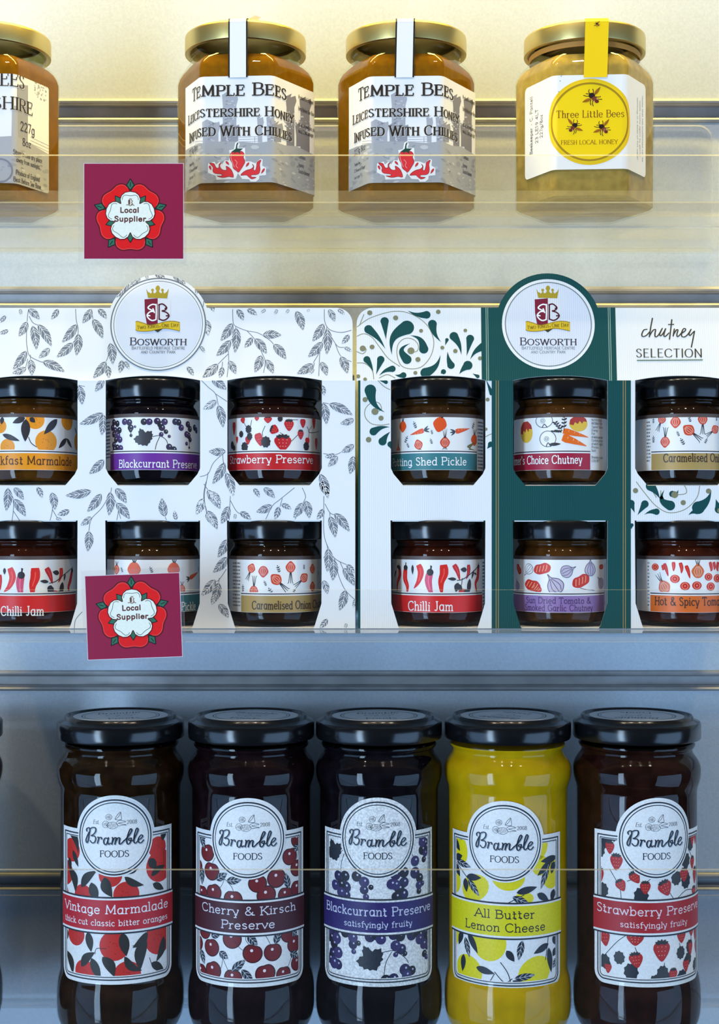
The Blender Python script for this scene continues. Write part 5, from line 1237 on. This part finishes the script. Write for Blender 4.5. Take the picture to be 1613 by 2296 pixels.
def pickle_pattern(a, q):
    C = K(232, 84, 30)
    onion(a, *q(475, 1405), 2.6, 1, 3.1, C, roots=1.0, stripes=False); onion(a, *q(795, 1385), 3.4, 1, 2.9, C, roots=.8, stripes=False)
    carrot(a, q(655, 1440), q(540, 1480), 2.5, 1, C); carrot(a, q(930, 1450), q(1048, 1425), 2.5, 1, C)
    onion(a, *q(610, 1565), 2.3, 1, .3, roots=.3); onion(a, *q(838, 1545), 2.5, 1, .0, roots=.3, roottop=1.8); onion(a, *q(437, 1612), 1.7, 1, 0, roots=0, roottop=2.6); onion(a, *q(1090, 1520), 2.6, 1, 3.1, C, roots=.8, stripes=False)
    for x, y, s, ro in ((580, 1395, 1.6, .4), (505, 1520, 1.6, -.5), (725, 1455, 1.0, .2), (720, 1535, 1.2, .3), (1080, 1400, 1.5, -.4), (520, 1570, 1.2, .5)): sprig(a, *q(x, y), s, 2, ro)
    for k in range(5): a.line(smooth([q(1090, 1545), q(1060 - k * 8, 1580), q(1040 + k * 14, 1615)], 4), .3, K(120, 110, 50), 3)
def art_pickle(a, pr):
    q = lambda x, y: pr.px(*Z3(x, y)); hi = q(1110, 1600)[0]; small_label(a, pr, TEAL, -FULL, FULL, None, hi); clip_pattern(a, -FULL, hi)
    pickle_pattern(a, q); a.clip = None; smallprint(a, hi + .6, hi + 9, 8, 14); name(a, q, 'Potting Shed Pickle', 392, 1018, 1745, 3.7, WHITE)
def art_farmers(a, pr):
    q = lambda x, y: pr.px(*Z6(x, y)); lo, hi = -FULL, q(720, 1300)[0]; small_label(a, pr, K(164, 28, 58), -FULL, FULL, None, hi); clip_pattern(a, lo, hi)
    for x, y, rx, ry, ro in ((278, 1170, 4.4, 5.4, .25), (642, 1110, 4.9, 3.9, 0)):
        p = q(x, y); a.disc(p[0], p[1], rx, K(232, 190, 66), 1, ry=ry, rot=ro); a.poly([(p[0] + dx * rx, p[1] + dy * ry) for dx, dy in ((-.95, -.1), (-.9, .5), (-.4, .95), (.3, 1.0), (.8, .65), (.95, .25), (.5, .3), (.4, .0), (.1, .35), (-.1, -.05), (-.4, .2), (-.55, -.2))], K(176, 58, 50), 2)
    for x, y, rx, ry in ((402, 1090, 4.4, 3.4), (428, 1215, 4.1, 3.9)):
        p = q(x, y); o = ell(p[0], p[1], rx, ry, 0, 28); a.line(o, .28, DARK, 2, closed=True); a.ring(p[0] - .6, p[1], 1.2, .18, K(110, 130, 120), 3, n=16); a.ring(p[0] - .6, p[1], .6, .2, DARK, 3, n=10)
        a.line(smooth([(p[0] - rx * .2, p[1] - ry), (p[0] + .2, p[1] - ry * .5), (p[0] + rx * .4, p[1] - ry)], 4), .4, DARK, 3)
    leaf(a, q(435, 1255), q(520, 1250), 1.6, DARK, 3)
    carrot(a, q(535, 1160), q(708, 1205), 3.2, 2, K(240, 108, 22), top=False); carrot(a, q(530, 1205), q(695, 1265), 4.0, 2, K(240, 108, 22), top=False)
    for p0, p1 in (((540, 1160), (545, 1065)), ((530, 1160), (480, 1105)), ((525, 1170), (470, 1165))):
        a.line([q(*p0), q(*p1)], .25, DARK, 2)
        for t in (.3, .55, .8, 1): c = (p0[0] + (p1[0] - p0[0]) * t, p0[1] + (p1[1] - p0[1]) * t); leaf(a, q(*c), q(c[0] - 22, c[1] - 6), .8, DARK, 2); leaf(a, q(*c), q(c[0] + 18, c[1] - 14), .8, DARK, 2)
    a.clip = None
    for k, s in enumerate(('NUTRITIONAL', 'INFORMATION', 'Typical Values', 'Energy', 'Fat', 'of which saturates', 'Carbohydrate', 'of which sugars', 'Protein', 'Salt')):
        p = q(730, 1092 + k * 23.5); text(a, s, hi + .9, p[1], 1.15, K(110, 108, 112), 6, w=.12, align='l', width=min(9, len(s) * .75))
    for k, s in enumerate(('Bramble Foods', 'LE16 9EF')): p = q(730, 1350 + k * 24); text(a, s, hi + .9, p[1], 1.15, K(110, 108, 112), 6, w=.12, align='l', width=len(s) * .7)
    t = q(662, 1388); text(a, 'Farmer\'s Choice Chutney', t[0], t[1] + .2, 3.9, WHITE, 8, align='r', width=46, **HAND)
GLD = K(176, 146, 84)
def onion_pattern(a, q, k=1.0):
    for x, y, r, ro, up in ((1218, 1080, 2.2, -.4, 0), (1312, 1098, 2.6, 3.1, 0), (1405, 1155, 2.8, .9, 0), (1500, 1080, 2.6, 0, 0), (1585, 1150, 2.2, -1.0, 0), (1240, 1235, 2.5, 3.1, 0)):
        onion(a, *q(x, y), r * k, 1, ro, roots=0 if x == 1312 else 1.7)
    for x, y, s, ro in ((1410, 1080, 1.3, .3), (1330, 1180, 1.2, .4), (1160, 1220, 1.5, 0), (1360, 1235, 1.6, .5), (1522, 1230, 1.2, -.5), (1160, 1090, 1.2, 0), (1595, 1075, 1, 0)): sprig(a, *q(x, y), s * k, 2, ro)
def art_onion_top(a, pr):
    q = lambda x, y: pr.px(*Z6(x, y)); lo = q(1147, 1350)[0]; small_label(a, pr, GLD, -FULL, FULL, lo, None); smallprint(a, -25, lo - .3, 12, 12); clip_pattern(a, lo - 1, FULL)
    onion_pattern(a, q); a.clip = None; t = q(1230, 1374); text(a, 'Caramelised Onion Chutney', t[0], t[1], 3.9, K(66, 46, 34), 8, align='l', width=50, **HAND)
def art_onion_low(a, pr):
    q = lambda x, y: pr.px(*Z5(x, y)); lo = q(450, 1100)[0]; small_label(a, pr, GLD, -FULL, FULL, lo, None); smallprint(a, -25, lo - .3, 15, 13); clip_pattern(a, lo - 1, FULL)
    for x, y, r, ro, rt in ((540, 785, 2.2, -.4, 1.7), (648, 810, 2.6, 3.1, 0), (765, 885, 2.8, .8, 1.7), (895, 775, 2.6, 0, 1.9), (1015, 870, 2.4, -.9, 1.7), (562, 985, 2.4, 3.1, 1.9), (1092, 790, 2.2, 0, 0), (1092, 950, 2.2, 0, 0)): onion(a, *q(x, y), r, 1, ro, col=K(206, 72, 62) if x == 648 else K(214, 74, 44), roots=rt)
    for x, y, s, ro in ((785, 790, 1.6, .3), (665, 920, 1.2, .4), (465, 965, 1.5, 0), (715, 995, 1.8, .5), (925, 992, 1.2, -.5), (1015, 770, 1.1, 0), (1145, 830, 1.0, 0)): sprig(a, *q(x, y), s, 2, ro)
    a.clip = None; t = q(548, 1150); text(a, 'Caramelised Onion Chutney', t[0], t[1], 3.9, K(66, 46, 34), 8, align='l', width=47, **HAND)
def art_chilli_right(a, pr):
    q = lambda x, y: pr.px(*Zm(780, 1080, 3.84)(x, y))
    hi = q(1155, 1050)[0]; small_label(a, pr, K(220, 34, 28), -FULL, FULL, None, hi); clip_pattern(a, -FULL, hi)
    R_, R2, PK = K(222, 40, 32), K(200, 34, 34), K(214, 80, 110)
    for pts, w, c, cap in ((((445, 740), (450, 800), (430, 880), (430, 960)), 2.4, R2, 1), (((500, 740), (495, 830), (515, 900), (512, 970)), 2.9, R_, 1), (((610, 715), (630, 780), (610, 860), (570, 920)), 3.2, R_, 0), (((710, 780), (695, 850), (710, 930), (735, 980)), 3.6, PK, 1), (((825, 715), (830, 790), (805, 870), (812, 980)), 4.2, R_, 0), (((915, 715), (945, 770), (965, 850)), 2.6, R2, 0), (((1040, 715), (1040, 780), (1020, 840)), 2.2, R2, 0), (((1125, 730), (1120, 820), (1100, 880), (1115, 970)), 2.2, R2, 1)):
        chilli(a, [q(*p) for p in pts], w, c, 1, DARK if cap else None)
    p = q(990, 960); a.disc(p[0], p[1], 2.6, R_, 2, ry=2.2)
    for p0, p1, w in (((950, 870), (930, 950), 3), ((1050, 835), (1035, 980), 2.6), ((935, 840), (860, 835), 1.6), ((1025, 760), (970, 755), 2.4), ((1085, 760), (1065, 840), 1.2), ((1085, 785), (1110, 800), .9), ((940, 890), (985, 935), 3), ((560, 715), (560, 800), 1.4), ((420, 760), (405, 830), 1.2), ((430, 720), (440, 745), 2), ((1000, 930), (1040, 960), 2)): leaf(a, q(*p0), q(*p1), w, DARK, 4)
    a.line(smooth([q(940, 850), q(990, 840), q(1060, 790), q(1120, 730)], 5), .4, DARK, 4); a.line(smooth([q(985, 830), q(980, 890)], 4), .35, DARK, 4); a.line([q(715, 720), q(713, 770)], .35, DARK, 3)
    a.clip = None; smallprint(a, hi + .4, hi + 6, 6, 14); name(a, q, 'Chilli Jam', 525, 905, 1108, 4.4, WHITE)
def art_chilli_left(a, pr):
    q = lambda x, y: pr.px(*Z4(x, y)); hi = q(568, 1000)[0]; small_label(a, pr, K(220, 34, 28), -FULL, FULL, None, hi); clip_pattern(a, -FULL, hi)
    R_, R2, PK = K(222, 40, 32), K(200, 34, 34), K(214, 80, 110)
    for pts, w, c, cap in ((((2, 700), (4, 760), (2, 820)), 2, R2, 0), (((75, 650), (95, 720), (70, 790), (30, 830)), 3.4, R_, 0), (((160, 705), (150, 760), (155, 830), (180, 880)), 3.8, PK, 1), (((265, 650), (265, 720), (245, 790), (248, 878)), 4.6, R_, 0), (((350, 650), (375, 700), (395, 770)), 2.8, R2, 0), (((460, 650), (460, 700), (440, 760)), 2.2, R2, 0), (((542, 670), (530, 740), (515, 800), (528, 860)), 2.2, R2, 1)):
        chilli(a, [q(*p) for p in pts], w, c, 1, DARK if cap else None)
    p = q(412, 850); a.disc(p[0], p[1], 2.7, R_, 2, ry=2.0)
    for p0, p1, w in (((385, 780), (365, 840), 3), ((470, 755), (455, 870), 2.8), ((365, 755), (300, 748), 1.7), ((445, 690), (395, 680), 2.4), ((490, 690), (480, 750), 1.2), ((370, 800), (405, 830), 3), ((35, 650), (35, 700), 1.6), ((430, 830), (460, 850), 2)): leaf(a, q(*p0), q(*p1), w, DARK, 4)
    a.line(smooth([q(370, 765), q(420, 750), q(480, 700), q(540, 650)], 5), .4, DARK, 4); a.line([q(163, 650), q(162, 700)], .35, DARK, 3)
    a.clip = None; t = q(328, 1005); text(a, 'Chilli Jam', t[0], t[1], 4.4, WHITE, 8, align='r', width=21.5, **HAND)
def art_pickle_low(a, pr):
    q = lambda x, y: pr.px(*Z4(x, y)); small_label(a, pr, TEAL, -FULL, FULL, None, None); clip_pattern(a, -FULL, FULL)
    C = K(226, 92, 54)
    for x, y, r in ((880, 660, 2.2), (1010, 660, 3.6), (1310, 660, 3.4), (1370, 810, 2.2), (1505, 740, 2.4), (960, 800, 2.4), (1150, 800, 2.4)): onion(a, *q(x, y), r, 1, 3.1, C, roots=.6, stripes=r < 2.5)
    carrot(a, q(1430, 725), q(1490, 680), 2.3, 1, C); carrot(a, q(1000, 730), q(900, 760), 2.3, 1, C)
    for x, y, s in ((920, 665, 1.2), (1140, 665, 1.4), (1495, 660, 1.3)): sprig(a, *q(x, y), s, 2, .4)
    a.clip = None; t = q(1470, 962); text(a, 'Potting Shed Pickle', t[0], t[1], 3.9, WHITE, 8, align='r', width=37, **HAND)
def art_sundried(a, pr):
    q = lambda x, y: pr.px(*Z7(x, y)); hi = q(815, 850)[0]; small_label(a, pr, K(150, 116, 172), -FULL, FULL, None, hi); clip_pattern(a, -FULL, hi)
    for x, y, s, ro in ((228, 605, 3, -.9), (388, 605, 4.6, .15), (320, 720, 4.8, -.25), (660, 690, 5.0, .35), (798, 590, 2.2, 0), (350, 740, 3, -.4)): dried(a, *q(x, y), s, 1, ro)
    for x, y, r, ro in ((480, 720, 4.0, .6), (560, 620, 3.0, -1.1), (722, 605, 3.3, 0), (298, 605, 2.6, 2.4), (795, 700, 2.6, .8), (220, 720, 2.2, .3)): garlic(a, *q(x, y), r, 2, ro, K(196, 184, 204) if x != 298 else WHITE)
    a.line(smooth([q(650, 735), q(690, 745), q(750, 752)], 4), .3, K(96, 84, 110), 2)
    a.clip = None; dk = K(84, 50, 104)
    name(a, q, 'Sun Dried Tomato &', 282, 722, 838, 2.9, dk); name(a, q, 'Smoked Garlic Chutney', 274, 735, 888, 2.9, dk)
    a.rect(hi + .8, 10, hi + 3, 31, K(206, 206, 208), 2)
def art_hotspicy(a, pr):
    q = lambda x, y: pr.px(*Z7(x, y)); lo = q(1140, 850)[0]; small_label(a, pr, K(224, 108, 34), -FULL, FULL, lo, None); smallprint(a, -25, lo - .3, 21, 13); clip_pattern(a, lo - 1, FULL)
    R_ = K(206, 44, 34)
    for x, y, r in ((1172, 590, 2.1), (1308, 672, 2.4), (1378, 722, 2.4), (1460, 718, 2.4), (1540, 658, 2.2), (1600, 668, 2.4), (1555, 725, 2.4), (1640, 720, 2.4)): tomato(a, *q(x, y), r, 2, R_)
    for pts in (((1235, 565), (1250, 610), (1262, 655)), ((1225, 575), (1228, 600), (1220, 610)), ((1298, 555), (1300, 590), (1298, 620)), ((1345, 560), (1355, 600), (1352, 635)), ((1385, 580), (1400, 620), (1412, 670)), ((1550, 555), (1560, 600), (1556, 620)), ((1575, 555), (1582, 590), (1578, 610)), ((1605, 555), (1600, 600), (1606, 620))): chilli(a, [q(*p) for p in pts], 1.8, R_, 1, None)
    onion(a, *q(1467, 622), 3.2, 2, 0, K(216, 110, 60), roots=0, roottop=1.2); onion(a, *q(1235, 730), 3.2, 2, .5, K(220, 120, 90), roots=0, roottop=1.4)
    a.clip = None; t = q(1172, 850); text(a, 'Hot & Spicy Tomato', t[0], t[1], 3.9, K(72, 44, 36), 8, align='l', width=38, **HAND)
for px_, row, lb, fl_, art in (
    (68, 0, 'small orange marmalade jar in the leaf printed carton', 'marmalade', art_marmalade),
    (343, 0, 'small jar with purple blackcurrant band, below the crest of the leaf printed carton', 'currant', art_blackcurrant),
    (616, 0, 'small red banded strawberry preserve jar in the leaf printed carton', 'strawberry', art_strawberry),
    (68, 1, 'small red chilli jam jar at the left edge, leaf printed carton', 'chilli', art_chilli_left),
    (345, 1, 'small teal banded pickle jar half hidden behind the lower rose sign', 'pickle', art_pickle_low),
    (617, 1, 'small gold banded onion chutney jar in the leaf printed carton', 'onion', art_onion_low),
    (981, 0, 'small teal banded potting shed pickle jar in the green carton', 'pickle', art_pickle),
    (1257, 0, 'small crimson banded chutney jar below the crest of the green carton', 'chutney', art_farmers),
    (1531, 0, 'small gold banded onion chutney jar under the chutney lettering', 'onion', art_onion_top),
    (983, 1, 'small red chilli jam jar in the green carton', 'chilli', art_chilli_right),
    (1256, 1, 'small lilac banded tomato and garlic chutney jar', 'chutney', art_sundried),
    (1533, 1, 'small orange banded hot and spicy tomato jar, lower right of green carton', 'tomato', art_hotspicy)):
    small_jar(px_, row, lb, M_jam[fl_], art)

# ------------------------------------------------------------------ supplier signs on the shelf lips
def rose_sign(label, rose, card, sleeve, tilt):
    """rose: its centre in the photo; card / sleeve: (left, right, top, bottom) from that centre in photo pixels"""
    Y = .6957; loc = P(rose[0], rose[1], Y); r = empty('supplier_sign', loc); tag(r, label, 'sign', 'rose signs on the shelf lips')
    c, s = math.cos(tilt), math.sin(tilt); S = 1000 * Y / F
    fl = Flat(loc, (c, 0, s), (-s, 0, c), loc); a = Art(); mg = K(152, 20, 62)
    a.rect(card[0] * S - .25, -card[3] * S - .25, card[1] * S + .25, -card[2] * S + .25, K(228, 210, 216), 0)
    a.rect(card[0] * S, -card[3] * S, card[1] * S, -card[2] * S, mg, 1)
    k = S / 8.489
    def pol(rr, deg): return (rr * k * math.cos(math.radians(deg)), rr * k * math.sin(math.radians(deg)) - 45 * k)
    red, dk, gr = K(240, 14, 16), K(92, 10, 22), K(52, 112, 84)
    for i in range(5):
        t = 126 + 72 * i
        pts = smooth([pol(rr, t + d) for d, rr in ((-34, 420), (-33, 530), (-27, 615), (-20, 652), (-12, 655), (0, 625), (12, 655), (20, 652), (27, 615), (33, 530), (34, 420), (0, 250))], 4, True)
        a.poly(pts, red, 2); a.line(pts, 20 * k, dk, 3, closed=True)
        inn = [pol(rr, t + d) for d, rr in ((-31, 540), (-25, 605), (-19, 630), (-12, 632), (0, 603), (12, 632), (19, 630), (25, 605), (31, 540))]; a.line(smooth(inn, 4), 5 * k, K(246, 110, 110), 3)
    for i in range(5):
        t = 90 + 72 * i
        d_ = [pol(505, t), pol(605, t - 7), pol(720, t), pol(605, t + 7)]; a.cv(ccw(d_), gr, 4); a.line(d_, 16 * k, K(16, 26, 24), 5, closed=True); a.line([pol(570, t), pol(660, t)], 14 * k, K(16, 26, 24), 5)
    wh = []
    for i in range(5):
        t = 90 + 72 * i
        wh += [pol(rr, t + d) for d, rr in ((-35, 310), (-30, 385), (-22, 440), (-12, 472), (0, 480), (12, 472), (22, 440), (30, 385), (35, 310))]
    for i in range(5):
        t = 126 + 72 * i; d_ = [pol(280, t), pol(395, t - 9), pol(490, t), pol(395, t + 9)]; a.cv(ccw(d_), gr, 6); a.line(d_, 14 * k, K(16, 26, 24), 7, closed=True)
    a.poly(wh, K(248, 247, 228), 8); a.line(wh, 14 * k, dk, 9, closed=True)
    for i in range(5):
        t = 90 + 72 * i; ln_ = smooth([pol(rr, t + d) for d, rr in ((-26, 350), (-21, 400), (-14, 420), (0, 398), (14, 420), (21, 400), (26, 350))], 4)
        a.line(ln_, 10 * k, K(70, 96, 86), 9)
        cap_ = [pol(rr, t + d) for d, rr in ((-26, 350), (-21, 400), (-14, 420), (0, 398), (14, 420), (21, 400), (26, 350))]
    tx = K(104, 52, 44)
    Q = lambda x, y: ((x - 785) * k, (770 - y) * k)
    text(a, 'Local', *Q(770, 735), 92 * k, tx, 10, w=.24, width=350 * k, gap=.16); text(a, 'Supplier', *Q(783, 902), 92 * k, tx, 10, w=.24, width=590 * k, gap=.15)
    br = K(140, 104, 84)
    a.poly([Q(745, 500), Q(782, 490), Q(782, 590), Q(748, 580)], K(110, 60, 50), 10); a.line([Q(800, 500), Q(830, 520), Q(805, 545), Q(830, 570), Q(800, 585)], 12 * k, br, 10)
    a.line(smooth([Q(705, 595), Q(745, 590), Q(785, 608), Q(825, 588), Q(862, 605)], 4), 14 * k, br, 10); a.line([Q(760, 478), Q(770, 490), Q(785, 470), Q(800, 488), Q(815, 472)], 10 * k, br, 10)
    build(a, 'card', fl, M_sign, r, off=0.0)
    # clear pocket behind and round the card
    e0 = [(sleeve[0] * S, -sleeve[3] * S), (sleeve[1] * S, -sleeve[3] * S), (sleeve[1] * S, -sleeve[2] * S), (sleeve[0] * S, -sleeve[2] * S)]
    V = [fl.point(u, v, d)[0] for d in (-.15, -.75) for u, v in e0]
    mesh_ob('clear_sleeve', V, [(0, 1, 2, 3), (7, 6, 5, 4), (0, 4, 5, 1), (1, 5, 6, 2), (2, 6, 7, 3), (3, 7, 4, 0)], M_sleeve, r)
rose_sign('maroon card with a red rose, clipped to the top shelf lip', (292.5, 480.7), (-103.5, 118.5, -113.7, 99.3), (-117, 125, -124, 112), 0.0)
rose_sign('tilted maroon card with a red rose, on the middle shelf lip', (297, 1372), (-103, 108, -83.5, 103.5), (-112, 116, -96, 116), math.radians(2.1))
